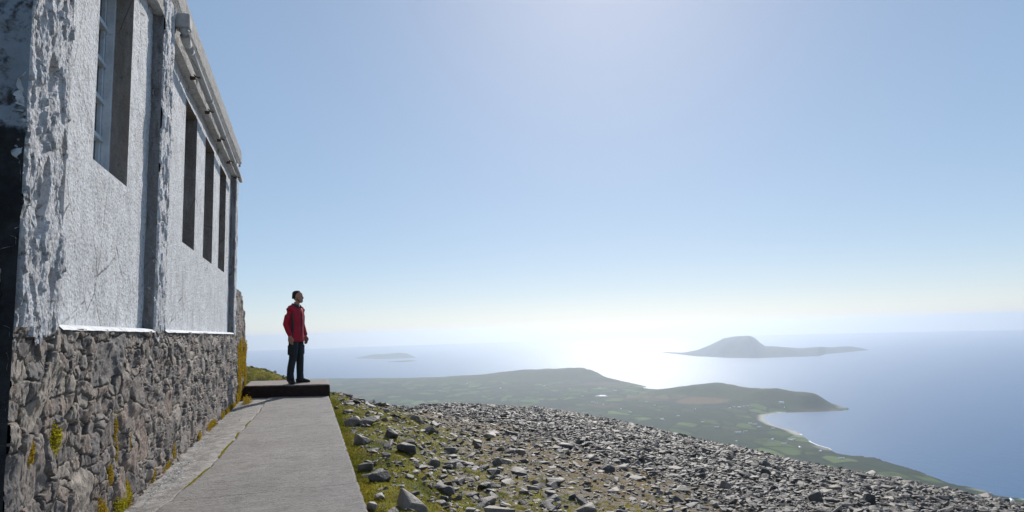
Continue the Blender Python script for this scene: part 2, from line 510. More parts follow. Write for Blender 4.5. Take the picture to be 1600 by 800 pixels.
azs = np.concatenate([np.radians(np.arange(-180, -8, 3.0)), np.radians(np.arange(-8, 60, .13)), np.radians(np.arange(60, 180.01, 3.0))])
rs = np.concatenate([np.geomspace(.25, 3, 20, endpoint=False), np.geomspace(3, 48, 330, endpoint=False), np.geomspace(48, 1700, 70)])
A, Rr = np.meshgrid(azs, rs, indexing='ij')
gx, gy = Rr * np.sin(A), Rr * np.cos(A)
gz = ground(gx, gy)
me = fast_mesh('mountain_slope', np.stack([gx, gy, gz], -1).reshape(-1, 3), grid_faces(len(azs), len(rs))[:, ::-1], True)
attr(me, 'scree', scree_f(gx, gy)); attr(me, 'green', green_f(gx, gy))
tag(link('mountain_slope', me, M['ground']), 'mossy gravel summit ground falling away to the right of the path', None, None, 'structure')

# ------------------------------------------------------------------ sea
SEA = -760.0
n = 256
ang = np.linspace(0, 2 * np.pi, n, endpoint=False)
rad = np.array([2.0, 900, 2000, 4000, 8000, 16000, 26000, 40000])
V = [(0, 0, SEA)] + [(r * math.sin(a), r * math.cos(a), SEA) for r in rad for a in ang]
bm = bmesh.new(); vs = [bm.verts.new(v) for v in V]
for k in range(n): bm.faces.new((vs[0], vs[1 + (k + 1) % n], vs[1 + k]))
for q in range(len(rad) - 1):
    for k in range(n):
        a0 = 1 + q * n; a1 = a0 + n
        bm.faces.new((vs[a0 + k], vs[a0 + (k + 1) % n], vs[a1 + (k + 1) % n], vs[a1 + k]))
tag(bm_obj('sea', bm, M['sea']), 'calm blue sea with the low sun glittering on it', None, None, 'structure')

# ------------------------------------------------------------------ coastal lowland
COAST = [(-300, 603), (300, 594), (440, 592.5), (519, 591.5), (594, 590.5), (669, 590.5), (719, 587.5), (794, 586), (850, 586), (906, 587), (950, 591), (990, 599), (1012, 603.5),
         (1003, 606.5), (1040, 609), (1072, 612), (1110, 612.5), (1150, 614), (1185, 617.5), (1215, 621), (1260, 625), (1295, 630), (1318, 635), (1328, 640),
         (1318, 642), (1291, 643.2), (1251, 644), (1215, 645.5), (1198, 648.5), (1192, 653), (1198, 659.5), (1218, 667.5), (1243, 673.5), (1254, 680),
         (1266, 691), (1280, 696), (1295, 700), (1307, 708), (1325, 712), (1348, 713), (1370, 716), (1395, 724), (1425, 732), (1450, 742), (1475, 752),
         (1487, 757), (1515, 761), (1537, 766), (1557, 775), (1600, 780), (1700, 798), (1900, 850)]
cw = np.array([onplane(px, py, 2, SEA)[:2] for px, py in COAST])
# roughen the shore line: subdivide each stretch and push the points about
def roughen(P, step=45, amp=26):
    out = []
    for a, b in zip(P, P[1:]):
        L = np.hypot(*(b - a)); k = max(1, int(L / step))
        out += [a + (b - a) * i / k for i in range(k)]
    out.append(P[-1]); out = np.array(out)
    dist = np.hypot(out[:, 0], out[:, 1])
    am = amp * np.clip(dist / 5000, .5, 2)
    out[:, 0] += am * fbm(out[:, 0] / 160, out[:, 1] / 160, 0, 3, 50); out[:, 1] += am * fbm(out[:, 0] / 160, out[:, 1] / 160, 7, 3, 60)
    return out
shore = roughen(cw)
poly = np.concatenate([shore, [[3000, -1500], [-6000, -1500]]])

def inside(x, y, P):
    c = np.zeros(x.shape, bool)
    x1, y1 = P[:, 0], P[:, 1]; x2, y2 = np.roll(x1, -1), np.roll(y1, -1)
    for a, b, cc, d in zip(x1, y1, x2, y2):
        if b == d: continue
        m = ((b > y) != (d > y)) & (x < (cc - a) * (y - b) / (d - b) + a)
        c ^= m
    return c
def seg_dist(x, y, P):
    best = np.full(x.shape, 1e9)
    for a, b in zip(P, P[1:]):
        ab = b - a; L2 = (ab ** 2).sum()
        t = np.clip(((x - a[0]) * ab[0] + (y - a[1]) * ab[1]) / L2, 0, 1)
        d = np.hypot(x - a[0] - t * ab[0], y - a[1] - t * ab[1])
        best = np.minimum(best, d)
    return best
HILLS = []   # (x, y, rx, ry, rot, height)
def hill(px, py, L, W_, h, rot=0):
    p = onplane(px, py, 2, SEA); HILLS.append((p[0], p[1], L, W_, rot, h))
hill(880, 592, 900, 600, 105, -.2); hill(915, 592, 380, 420, 40, 0); hill(800, 592, 900, 500, 55, 0); hill(972, 596, 160, 200, 50, 0)
hill(1130, 618, 420, 480, 75, -.3); hill(1085, 620, 300, 300, 40, 0); hill(1180, 625, 300, 300, 40, 0)
hill(1245, 632, 400, 330, 85, -.9); hill(1290, 637, 230, 160, 45, -.9); hill(1040, 618, 400, 300, 25, 0)
hill(700, 600, 1500, 800, 30, 0); hill(1210, 632, 200, 260, 30, 0)
LA = np.radians(np.arange(-12, 62, .1)); LR = 1 / np.linspace(1 / 1500, 1 / 14500, 380)
A, Rr = np.meshgrid(LA, LR, indexing='ij')
lx, ly = Rr * np.sin(A), Rr * np.cos(A)
ins = inside(lx, ly, poly)
sd = seg_dist(lx, ly, shore[::5]) * np.where(ins, 1, -1)
hz = np.zeros_like(lx)
for (hx, hy, L, W_, rot, h) in HILLS:
    dx, dy = lx - hx, ly - hy; c, s = math.cos(rot), math.sin(rot)
    u, v = (dx * c + dy * s) / L, (-dx * s + dy * c) / W_
    hz += h * np.exp(-(u * u + v * v))
hz *= 1 + .35 * fbm(lx / 500, ly / 500, 0, 4, 71)
relief = 12 + 16 * fbm(lx / 900, ly / 900, 0, 4, 81) + 5 * fbm(lx / 150, ly / 150, 0, 3, 91)
up = sstep(0, 1, sd / 260)
lz = SEA + np.where(sd > 0, 2.5 * np.clip(sd / 25, 0, 1) + up * (hz + np.maximum(relief, 1)) + 6 * sstep(0, 60, sd) * up, np.maximum(sd * .15, -12))
me = fast_mesh('coastal_lowland', np.stack([lx, ly, lz], -1).reshape(-1, 3), grid_faces(len(LA), len(LR))[:, ::-1], True)
bay = np.array([onplane(1197, 652, 2, SEA)[:2], onplane(1222, 668, 2, SEA)[:2]])
nb = np.minimum(np.hypot(lx - bay[0][0], ly - bay[0][1]), np.hypot(lx - bay[1][0], ly - bay[1][1]))
sand = sstep(70, 20, sd) * np.where(nb < 330, 1, .45 * sstep(.05, .25, fbm(lx / 260, ly / 260, 0, 2, 99)))
attr(me, 'sand', sand)
hp = onplane(1098, 631, 2, SEA)
dxx, dyy = lx - hp[0], ly - hp[1]
ra = math.atan2(hp[0], hp[1]); u = dxx * math.cos(ra) - dyy * math.sin(ra); v = dxx * math.sin(ra) + dyy * math.cos(ra)
attr(me, 'heath', .75 * sstep(1.15, .75, np.hypot(u / 270, v / 230) + .45 * fbm(lx / 150, ly / 150, 0, 3, 12)))
attr(me, 'moor', sstep(14, 34, hz) * .85)
tag(link('coastal_lowland', me, M['land']), 'green patchwork of fields running out to the bay', None, None, 'structure')

def land_z(x, y):
    i = np.clip(np.searchsorted(LA, math.atan2(x, y)), 0, len(LA) - 1)
    j = int(np.clip(np.searchsorted(LR, math.hypot(x, y)), 0, len(LR) - 1))
    return float(lz[i, j]), float(sd[i, j])

# surf where the swell meets the nearer shore
bm = bmesh.new()
prev = None
for i in range(1, len(shore) - 1):
    p = shore[i]
    t = shore[i + 1] - shore[i - 1]; t /= np.hypot(*t); nrm = np.array([-t[1], t[0]])
    if land_z(*(p + nrm * 40))[1] > 0: nrm = -nrm
    w = 9 * max(0, float(fbm(p[0] / 190, p[1] / 190, 3, 3, 41)) * 2.6 + .02)
    if math.hypot(*p) > 7500 or w < 1.5: prev = None; continue
    o = 3 + 3 * float(noise(p[0] / 30, p[1] / 30, 0, 4))
    a = bm.verts.new((*(p - nrm * 6), SEA + .6)); b = bm.verts.new((*(p + nrm * (w + o)), SEA + .35))
    if prev: bm.faces.new((prev[0], prev[1], b, a))
    prev = (a, b)
tag(bm_obj('surf', bm, M['surf']), 'thin white surf breaking along the shore', None, None, 'structure')

# small lakes catching the light
for (px, py, ww, dd) in ((941, 618.3, 60, 70), (1010, 606.2, 90, 60)):
    p = onplane(px, py, 2, SEA); z = land_z(p[0], p[1])[0] + 3
    p = onplane(px, py, 2, z)
    bm = bmesh.new(); vs = []
    for k in range(28):
        a = 2 * math.pi * k / 28; rr = 1 + .25 * math.sin(3 * a + px) + .12 * math.sin(5 * a)
        vs.append(bm.verts.new((p[0] + ww * rr * math.cos(a), p[1] + dd * rr * math.sin(a), z)))
    bm.faces.new(vs)
    tag(bm_obj('lake', bm, M['sea']), None, None, None, 'structure')

# ------------------------------------------------------------------ islands
def island(name, front, top, depth, label, seed, mat=M['island']):
    fx = np.array([p[0] for p in front]); fy = np.array([p[1] for p in front])
    tx = np.array([p[0] for p in top]); ty = np.array([p[1] for p in top])
    U = np.linspace(fx[0], fx[-1], 260); nv = 60
    P = np.zeros((len(U), nv, 3))
    for i, px in enumerate(U):
        py = np.interp(px, fx, fy); s = onplane(px, py, 2, SEA)[:2]
        d = s / np.hypot(*s); e = min(1, 3.2 * min(i, len(U) - 1 - i) / len(U)) ** .6
        dep = depth * (.12 + .88 * e)
        t = np.linspace(0, 1, nv)
        ridge_at = s + d * dep * .42
        dd = ray(px, np.interp(px, tx, ty)); k = np.hypot(*ridge_at) / np.hypot(dd[0], dd[1])
        hh = max(2.0, 1.1 + dd[2] * k - SEA)
        prof = np.where(t < .42, np.sin(t / .42 * np.pi / 2) ** 1.25, np.clip(np.cos((t - .42) / .58 * np.pi / 2), 0, 1) ** 1.1)
        x = s[0] + d[0] * dep * t; y = s[1] + d[1] * dep * t
        nz = fbm(x / 420, y / 420, 0, 5, seed)
        off = 60 * fbm(x / 500, y / 500, 5, 2, seed + 5)
        z = SEA - 3 + 3 * (t > 0) + hh * prof * (1 + .30 * nz * (1 - np.exp(-((t - .42) / .2) ** 2)) + .02 * nz)
        P[i] = np.stack([x + off * d[0], y + off * d[1], z], -1)
    me = fast_mesh(name, P.reshape(-1, 3), grid_faces(len(U), nv), True)
    return tag(link(name, me, mat), label, 'island', None, 'structure')
island('large_island', [(1034, 551), (1058, 553.5), (1084, 556.5), (1133, 559), (1178, 559.8), (1235, 558), (1279, 556.5), (1290, 553.5), (1316, 551), (1358, 547)],
       [(1034, 550.5), (1058, 552), (1075, 550), (1092, 546.5), (1113, 538), (1133, 528.5), (1149, 526), (1160, 525), (1174, 524.3), (1182, 528), (1190, 536), (1197, 541), (1210, 541), (1239, 543.5),
        (1251, 544.5), (1283, 542), (1300, 542.8), (1328, 541), (1345, 543.5), (1358, 546.7)], 2300, 'large hazy island with a steep flat topped hill out at sea', 5)
island('distant_island', [(556, 560), (600, 561), (650, 559)], [(556, 559.5), (570, 556.5), (583, 553.8), (600, 553.5), (612, 552.5), (625, 551.3), (636, 552.5), (647, 557), (650, 558.8)], 2600,
       'faint low island on the horizon', 25)
island('small_islet', [(605, 565.5), (630, 566), (652, 564)], [(605, 565.2), (625, 563.6), (640, 562.8), (652, 563.7)], 500, 'thin islet in front of the faint island', 35)

# ------------------------------------------------------------------ haze
bm = bmesh.new(); box(bm, (-41500, -41500, SEA - 1 - 14), (41500, 41500, 90.0))
hz_m = bpy.data.materials.new('haze_air'); hz_m.use_nodes = True
nn = hz_m.node_tree.nodes; nn.remove(nn['Principled BSDF'])
pv = nn.new('ShaderNodeVolumePrincipled')
pv.inputs['Color'].default_value = (.78, .85, .95, 1)
pv.inputs['Density'].default_value = HAZE_DENSITY
pv.inputs['Anisotropy'].default_value = .75
hz_m.node_tree.links.new(pv.outputs[0], nn['Material Output'].inputs['Volume'])
tag(bm_obj('haze', bm, hz_m), None, None, None, 'stuff')

# ------------------------------------------------------------------ the building
XW = -1.165      # face of rubble base and pilasters
XP = -1.257      # face of recessed plaster panels
Y0, Y1 = 3.16, 11.66
LEDGE = 1.175
ZP = 3.82        # top of panels
ZT = 4.05        # underside of coping
WINS = [(4.35, 5.11, 2.21), (7.24, 7.96, 2.11), (8.60, 9.37, 2.11), (9.99, 10.72, 2.12)]
WTOP = 3.66
PIL = [(Y0, 3.67), (5.70, 6.12), (11.36, Y1)]
bld = empty('stone_building', (XW, Y0, 0))
bpy.context.view_layer.update()
tag(bld, 'old whitewashed building with pilasters, narrow windows and a rubble stone base beside the path', 'building')

def yline(a, b, k=1.0):
    out = [a]
    while out[-1] < b: out.append(out[-1] + k * .0065 * (out[-1] / 3.2) ** 1.35)
    out = np.array(out); return a + (out - a) * (b - a) / (out[-1] - a)

def rubble(y, z, seed=0):
    """relief (m), tint, joint of a random-rubble face"""
    wy = y + .045 * fbm(y * 6, z * 6, 0, 3, seed + 1); wz = z + .035 * fbm(y * 6, z * 6, 4, 3, seed + 2)
    BY, BZ, SY, SZ = .30, .225, .115, .095
    big = voronoi(wy / BY, wz / BZ, seed + 3, .85)
    sml = voronoi(wy / SY, wz / SZ, seed + 4, .95)
    pick = ((big[2] >> 5) & 7) < 3            # some large stones, the rest broken into small ones
    f1 = np.where(pick, big[0], sml[0]); gap = np.where(pick, (big[1] - big[0]) * 2.0, sml[1] - sml[0])
    gap = np.minimum(gap, np.where(pick, 9, (big[1] - big[0]) * 2.2))
    idn = np.where(pick, big[2], sml[2] ^ 0x5bd1)
    cy = np.where(pick, big[3] * BY, sml[3] * SY); cz = np.where(pick, big[4] * BZ, sml[4] * SZ)
    ta = ((idn >> 3) & 255) / 255.0 - .5; tb = ((idn >> 11) & 255) / 255.0 - .5; lv = ((idn >> 19) & 255) / 255.0
    fis = np.abs(noise(y * 26, z * 6, 2, seed + 7))          # splits running up the slate
    deep = sstep(-.1, .35, noise(y * 4.5, z * 4.5, 7, seed + 9))      # some joints are raked out, most are filled
    h = (.018 + .030 * deep) * sstep(.01, .075, gap) + .026 * (lv - .4) * sstep(0, .05, gap)
    h = h + (wy - cy) * ta * .24 + (wz - cz) * tb * .14
    h = h + .009 * fbm(y * 30, z * 22, 0, 4, seed + 6) - .012 * sstep(.07, .0, fis) * (lv > .35) + .010 * np.round(2.2 * noise(y * 17, z * 11, 5, seed + 8)) / 2.2
    h = h * .75
    joint = sstep(.10, .02, gap + .05 * noise(y * 40, z * 40, 3, seed + 10))
    return h, ((idn >> 7) & 1023) / 1023.0, joint

def wall_grid(name, ys, zs, fn, mat, parent, mask=None, smooth=True):
    Yg, Zg = np.meshgrid(ys, zs, indexing='ij')
    X, Yo, Zo, at = fn(Yg, Zg)
    m = None
    if mask is not None:
        m = mask(.5 * (Yg[:-1, :-1] + Yg[1:, 1:]), .5 * (Zg[:-1, :-1] + Zg[1:, 1:]))
    me = fast_mesh(name, np.stack([X, Yo, Zo], -1).reshape(-1, 3), grid_faces(len(ys), len(zs), m), smooth)
    for k, v in at.items(): attr(me, k, v)
    return link(name, me, mat, parent)

# rubble base: profile parameter runs along the near end face, round the corner and along the front
def base_fn(seed, x_face, y_start, y_end, ztop, mossy=0):
    def fn(S, Z):
        h, t, j = rubble(S, Z, seed)
        h = h - .030
        X = np.where(S < y_start, x_face - (y_start - S), x_face + h)
        Y = np.where(S < y_start, y_start - h, S)
        top = ztop(S) if callable(ztop) else ztop
        Zt = np.minimum(Z, top)
        return X, Y, Zt, dict(tint=t, joint=j)
    return fn
zs = np.arange(-.25, LEDGE + .006, .0068)
ss = np.concatenate([np.arange(-1.9, Y0, .012), yline(Y0, 12.0, .9)])
wall_grid('rubble_base', ss[ss >= Y0 - .002], zs, base_fn(100, XW, Y0, 12.0, LEDGE), M['stone'], bld)
# solid core behind the relief
bm = bmesh.new(); box(bm, (XW - 4.5, Y0 + .03, -.4), (XW - .06, 12.0, LEDGE - .004))
bm_obj('base_core', bm, M['jamb_dark'], bld)
# ledge top: rough bedding strip
def ledge_fn(S, Z):
    h = rubble(S, np.full_like(S, LEDGE), 100)[0] - .045
    X = np.where(Z > .99, XW + h, XW - .12)
    return X, S, np.full_like(S, LEDGE), {'tint': np.full_like(S, .4), 'joint': np.full_like(S, 1.0)}
wall_grid('base_ledge', yline(Y0, 12.0, .9), np.array([0., 1.]), ledge_fn, M['stone'], bld)

def corner_ripple(z): return .008 * fbm(z * 6, np.full_like(z, Y0), 0, 5, 209)
# near end wall (faces the camera, in shade)
def end_fn(Xg, Z):
    h = .035 * fbm(Xg * 7, Z * 5, 0, 5, 140) + .02 * fbm(Xg * 25, Z * 25, 0, 3, 141)
    return Xg, Y0 - corner_ripple(Z) * (Z > LEDGE - .1) - (h - .01) * sstep(.0, .09, XW - Xg), Z, {}
xs = np.concatenate([np.arange(-2.6, XW - .02, .012), [XW - .02, XW - .012, XW - .005]])
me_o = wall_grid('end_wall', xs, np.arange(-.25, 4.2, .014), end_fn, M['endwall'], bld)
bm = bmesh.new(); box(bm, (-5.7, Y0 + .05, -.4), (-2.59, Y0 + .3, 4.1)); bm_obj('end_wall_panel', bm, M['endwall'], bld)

# pilasters
def lumpy(y, z, seed, amp=1.0):
    wy = y + .03 * fbm(y * 9, z * 7, 0, 3, seed + 11); wz = z + .05 * fbm(y * 9, z * 7, 6, 3, seed + 12)
    h = .018 * fbm(wy * 7, wz * 3.6, 0, 4, seed, .5) + .005 * fbm(y * 70, z * 40, 0, 3, seed + 2)
    h = h + .020 * np.round(2.2 * fbm(wy * 8, wz * 3.6, 3, 3, seed + 1)) / 2.2
    crack = np.abs(fbm(wy * 6, wz * 1.9, 8, 4, seed + 5))
    pits = sstep(.30, .42, noise(wy * 9, wz * 4, 9, seed + 3)) * .04 + .03 * sstep(.035, .0, crack) * sstep(0, .3, noise(y * 3, z * 2, 1, seed + 6) + .15)
    return amp * (h * 1.1 - pits)
def pil_fn(a, b, seed, amp, part):
    def fn(S, Z):
        ripple = .008 * fbm(Z * 6, np.full_like(Z, a), 0, 5, 209)
        if part == 'front':
            h = lumpy(S, Z, seed, amp)
            e = sstep(b - .045, b - .012, S)                     # split between pilaster and panel
            h = h - e * .05 * sstep(-.25, .15, noise(Z * 2.3, Z * 0, 1, seed + 4))
            h = h - .012 * sstep(.03, .0, S - a)
            return XW + h, S - ripple * sstep(.05, 0, S - a), Z, {}
        h = .5 * lumpy(S * 2, Z, seed + 50, 1)
        if part == 'near':   # S = distance back from the front
            return XW - .012 - S, a - ripple - h * sstep(0, .03, S), Z, {}
        return XW - .012 - S, b + h * sstep(0, .03, S), Z, {}
    return fn
for k, (a, b) in enumerate(PIL):
    amp = (1.35, 1.15, .5)[k]
    zz = np.arange(LEDGE - (.20 if k < 2 else .02), ZT + .01, .0075 + .003 * k)
    fr = yline(a, b, (.5, .45, .4)[k])
    msk = None
    if k < 2:
        msk = lambda Yc, Zc: Zc > LEDGE - .05 + .13 * fbm(Yc * 9, Zc * 7, 0, 3, 260)
    root = wall_grid('pilaster', fr, zz, pil_fn(a, b, 200 + 31 * k, amp, 'front'), M['lumpy'], bld, msk)
    zs2 = zz[zz > LEDGE - .01]
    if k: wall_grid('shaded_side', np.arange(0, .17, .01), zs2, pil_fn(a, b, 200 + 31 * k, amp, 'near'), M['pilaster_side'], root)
    wall_grid('far_side', np.arange(0, .17, .02), zs2, pil_fn(a, b, 200 + 31 * k, amp, 'far'), M['lumpy'], root)

# plaster panels with window openings
def panel_fn(S, Z):
    h = .005 * fbm(S * 34, Z * 36, 0, 4, 301, .7) + .004 * fbm(S * 8, Z * 5, 0, 4, 306) + .010 * fbm(S * 2.5, Z * 2.5, 0, 3, 302) + .007 * np.maximum(0, fbm(S * 18, Z * 10, 0, 4, 303)) * sstep(-.1, .35, noise(S * 1.6, Z * 1.3, 2, 304) + .15)
    d = np.full_like(S, 9.0)
    for (a, b, zl) in WINS:     # crisp openings: no relief on their edges
        d = np.minimum(d, np.maximum(np.maximum(a - S, S - b), np.maximum(zl - Z, Z - WTOP)))
    h = h * sstep(0, .04, np.abs(d))
    return XP + h, S, Z, {}
def cuts(a, b, step, marks):
    v = [a, b] + [m for m in marks if a < m < b]; v = sorted(set(v)); out = [v[0]]
    for p, q in zip(v, v[1:]):
        k = max(1, int(round((q - p) / step(p)))); out += [p + (q - p) * i / k for i in range(1, k + 1)]
    return np.array(out)
for (a, b) in ((3.60, 5.80), (6.05, 11.42)):
    marks = [m for w in WINS for m in w[:2]]
    ys = cuts(a, b, lambda y: .009 * (y / 3.5) ** 1.3, marks)
    zz = cuts(LEDGE + .0, ZP + .0, lambda z: .009, [w[2] for w in WINS] + [WTOP])
    def msk(Yc, Zc):
        m = np.ones(Yc.shape, bool)
        for (p, q, zl) in WINS: m &= ~((Yc > p) & (Yc < q) & (Zc > zl) & (Zc < WTOP))
        return m
    wall_grid('plaster_panel', ys, zz, panel_fn, M['plaster'], bld, msk)

# sloped white fillets on the ledge
for (a, b) in ((3.68, 5.69), (6.13, 11.35)):
    yy = yline(a, b, 2)
    S, T = np.meshgrid(yy, np.linspace(0, 1, 5), indexing='ij')
    wob = .012 * fbm(S * 6, T, 0, 4, 330)
    X = XP + .004 + (1 - T) * (.098 + wob); Z = LEDGE + .004 + .020 * T + .006 * np.sin(T * 3.1) + (wob * .4) * (1 - T) - .012 * (T < .1)
    me = fast_mesh('ledge_fillet', np.stack([X, S, Z], -1).reshape(-1, 3), grid_faces(len(yy), 5), True)
    link('ledge_fillet', me, M['fillet'], bld)

# windows: reveals, frame and panes
def window(a, b, zl, k):
    dep = .17
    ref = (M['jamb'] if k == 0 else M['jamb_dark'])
    fm = M['frame']
    # far jamb (faces the camera) and near jamb, sill, head as relief grids
    root = None
    def reveal(name, kind):
        m_, n_ = (18, int((WTOP - zl) / .014)) if kind in ('far', 'near') else (18, int((b - a) / .02))
        T, W = np.meshgrid(np.linspace(0, 1, m_), np.linspace(0, 1, n_), indexing='ij')
        X = XP - T * (dep + .03)
        if kind in ('far', 'near'):
            Z = zl + W * (WTOP - zl); r = .010 * fbm(X * 14, Z * 10, k, 4, 400) * sstep(0, .15, T)
            Y = (b - r if kind == 'far' else a + r)
            Y = Y + 0 * X
        else:
            Y = a + W * (b - a); r = .008 * fbm(X * 14, Y * 10, k, 3, 410) * sstep(0, .15, T)
            Z = (WTOP - r if kind == 'head' else zl + .05 * T + r)
        me = fast_mesh(name, np.stack([X, Y, Z], -1).reshape(-1, 3), grid_faces(m_, n_), True)
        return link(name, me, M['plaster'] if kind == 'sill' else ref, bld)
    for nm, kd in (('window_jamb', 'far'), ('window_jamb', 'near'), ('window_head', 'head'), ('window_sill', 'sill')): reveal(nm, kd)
    xf = XP - dep
    bm = bmesh.new(); fw = .045
    box(bm, (xf - .05, a - .01, zl + .02), (xf, a + fw, WTOP + .01)); box(bm, (xf - .05, b - fw, zl + .02), (xf, b + .01, WTOP + .01))
    box(bm, (xf - .05, a + fw, WTOP - fw), (xf - .002, b - fw, WTOP + .01)); box(bm, (xf - .05, a + fw, zl + .02), (xf - .002, b - fw, zl + .1))
    if k == 0:
        box(bm, (xf + .001, b - .02, zl + .02), (xf + .055, b + .01, WTOP + .01))
        for q in range(1, 5):
            z = zl + .05 + q * .277; box(bm, (xf - .045, a + fw, z - .018), (xf + .018, b - .021, z + .014))
    else:
        for q in range(1, 4): z = zl + .05 + q * .37; box(bm, (xf - .045, a + fw, z - .015), (xf - .004, b - fw, z + .015))
    box(bm, (xf - .045, (a + b) / 2 - .014, zl + .1), (xf - .006, (a + b) / 2 + .014, WTOP - fw))
    fr = bm_obj('window', bm, fm, bld, bevel=.004)
    bm = bmesh.new(); box(bm, (xf - .032, a + .02, zl + .05), (xf - .026, b - .02, WTOP - .02))
    bm_obj('pane', bm, M['glass'], fr)
g = NT('window_glass', .08, .6); g.color((.03, .04, .05)); g.b.inputs['Roughness'].default_value = .12
M['glass'] = g.m
for k, (a, b, zl) in enumerate(WINS): window(a, b, zl, k)

# frieze above the panels
def frz_fn(S, Z):
    return XW - .012 + lumpy(S, Z, 500, .55), S, Z, {}
wall_grid('frieze', yline(Y0, Y1, 1.4), np.arange(ZP, ZT + .012, .014), frz_fn, M['coping'], bld, None)
bm = bmesh.new()
S = yline(3.6, 11.4, 4)
v0 = [bm.verts.new((XW - .010, y, ZP + .001 + .004 * math.sin(y * 9))) for y in S]; v1 = [bm.verts.new((XP - .03, y, ZP + .002)) for y in S]
for i in range(len(S) - 1): bm.faces.new((v0[i], v0[i + 1], v1[i + 1], v1[i]))
bm_obj('frieze_underside', bm, M['plaster'], bld)
# coping slab that projects over the wall
yy = yline(Y0 - .06, Y1 + .004, 1.6)
prof = [(-.5, 0), (-.02, 0), (0, .0), (.026, .052), (.034, .066), (.036, .12), (.034, .17), (.036, .22), (.033, .262), (.02, .278), (-.02, .285), (-.5, .30)]
S, K = np.meshgrid(yy, np.arange(len(prof)), indexing='ij')
pxx = np.array([p[0] for p in prof])[K]; pzz = np.array([p[1] for p in prof])[K]
nz = .010 * fbm(S * 7, pzz * 20, pxx * 20, 4, 610) * (pxx > -.3)
me = fast_mesh('coping_fascia', np.stack([XW + pxx + nz, S, ZT + pzz + nz * .8], -1).reshape(-1, 3), grid_faces(len(yy), len(prof)), False)
link('coping', me, M['coping'], bld)
bm = bmesh.new(); box(bm, (XW - .45, Y1 - .05, ZT + .003), (XW + .024, Y1 + .008, ZT + .27)); bm_obj('coping_end', bm, M['coping'], bld, bevel=.008)
bm = bmesh.new(); box(bm, (-5.7, Y0 - .02, ZT + .01), (XW - .1, Y1 - .004, ZT + .28)); bm_obj('roof', bm, M['coping'], bld)
# inner body so the building is closed
bm = bmesh.new(); box(bm, (-5.6, Y0 + .08, -.3), (XP - .30, Y1 - .02, ZT + .005)); bm_obj('inner_wall', bm, M['jamb_dark'], bld)
bm = bmesh.new(); box(bm, (-5.6, Y1 - .03, LEDGE - .1), (XW - .02, Y1 + .012, ZT)); bm_obj('far_wall', bm, M['plaster'], bld)

# gutter pipe: hopper, elbow, long run and brackets
bm = bmesh.new()
px_ = XW + .062
run = [(px_, 6.32 + t * 5.05, 3.86 - t * .12) for t in np.linspace(0, 1, 12)]
tube(bm, run, [.034] * 12, 14)
pipe = bm_obj('gutter_pipe', bm, M['pipe'], bld, True)
for q in (6.42, 7.7, 9.0, 10.3):
    bm = bmesh.new(); zq = 3.858 - (q - 6.32) / 5.05 * .12
    tube(bm, [(px_, q, zq), (px_, q + .07, zq - .0017)], [.038] * 2, 14)
    bm_obj('pipe_socket', bm, M['pipe'], pipe, True)
bm = bmesh.new()
tube(bm, [(px_, 6.34, 3.86), (px_, 6.24, 3.865), (px_ + .003, 6.18, 3.88), (px_ + .0, 6.165, 3.91), (px_ - .002, 6.165, 3.94)], [.040, .042, .044, .044, .044], 14)
bm_obj('elbow', bm, M['pipe'], pipe, True)
bm = bmesh.new()
vs = box(bm, (XW - .01, 6.08, 3.93), (XW + .115, 6.26, 4.05))
for v in vs:
    if v.co.z < 3.95:
        v.co.y = 6.17 + (v.co.y - 6.17) * .7
bm_obj('hopper', bm, M['pipe'], pipe, bevel=.012)
rust = m_simple('rusted_iron', (.06, .035, .022), .85, .4, 20, .5, .004)
for q in (7.0, 8.0, 9.05, 10.1, 11.0):
    zc = 3.86 - (q - 6.32) / 5.05 * .12
    bm = bmesh.new(); tube(bm, [(XW - .02, q, zc - .052), (XW + .03, q, zc - .05)], [.022, .018], 8)
    tube(bm, [(px_ + .044 * math.cos(t), q, zc + .044 * math.sin(t)) for t in np.linspace(-2.9, -1.2, 7)], [.006] * 7, 6)
    bm_obj('bracket', bm, rust, pipe)

# wing wall past the far end of the building
def wing_top(S): return 1.95 - .62 * np.clip((S - 12.6) / 1.15, 0, 1) ** 2.2
def wing_fn(S, Z):
    ze = -.2 + (wing_top(S) + .2) * Z
    h, t, j = rubble(S, ze, 700); h = (h - .030) * .8
    X = np.where(S > 13.75, XW - .03 - (S - 13.75) * 1.0, XW - .03 + h); Y = np.where(S > 13.75, 13.75 + h, S)
    ze = np.where(S > 13.75, np.minimum(ze, 1.33), ze)
    return X, Y, ze, dict(tint=t, joint=j)
w_ss = np.concatenate([np.arange(11.67, 13.75, .03), np.arange(13.755, 14.2, .03)])
ww = wall_grid('rubble_wing_wall', w_ss, np.linspace(0, 1, 150), wing_fn, M['stone'], None)
tag(ww, 'low rubble wall with rounded top past the far corner of the white building', 'stone wall')
bm = bmesh.new()
prv = None
for y in np.linspace(11.67, 13.74, 30):
    z = float(wing_top(np.array(y))) - .003
    q = [bm.verts.new(p) for p in ((XW - .05, y, z), (XW - .45, y, z), (XW - .45, y, -.3), (XW - .07, y, -.3))]
    if prv:
        for i in range(3): bm.faces.new((prv[i], prv[i + 1], q[i + 1], q[i]))
    else: bm.faces.new(q)
    prv = q
bm.faces.new(prv)
bm_obj('wall_core', bm, M['stone'], ww)
for me_ in (bpy.data.meshes['wall_core'],):
    attr(me_, 'tint', np.full(len(me_.vertices), .5)); attr(me_, 'joint', np.full(len(me_.vertices), .6))

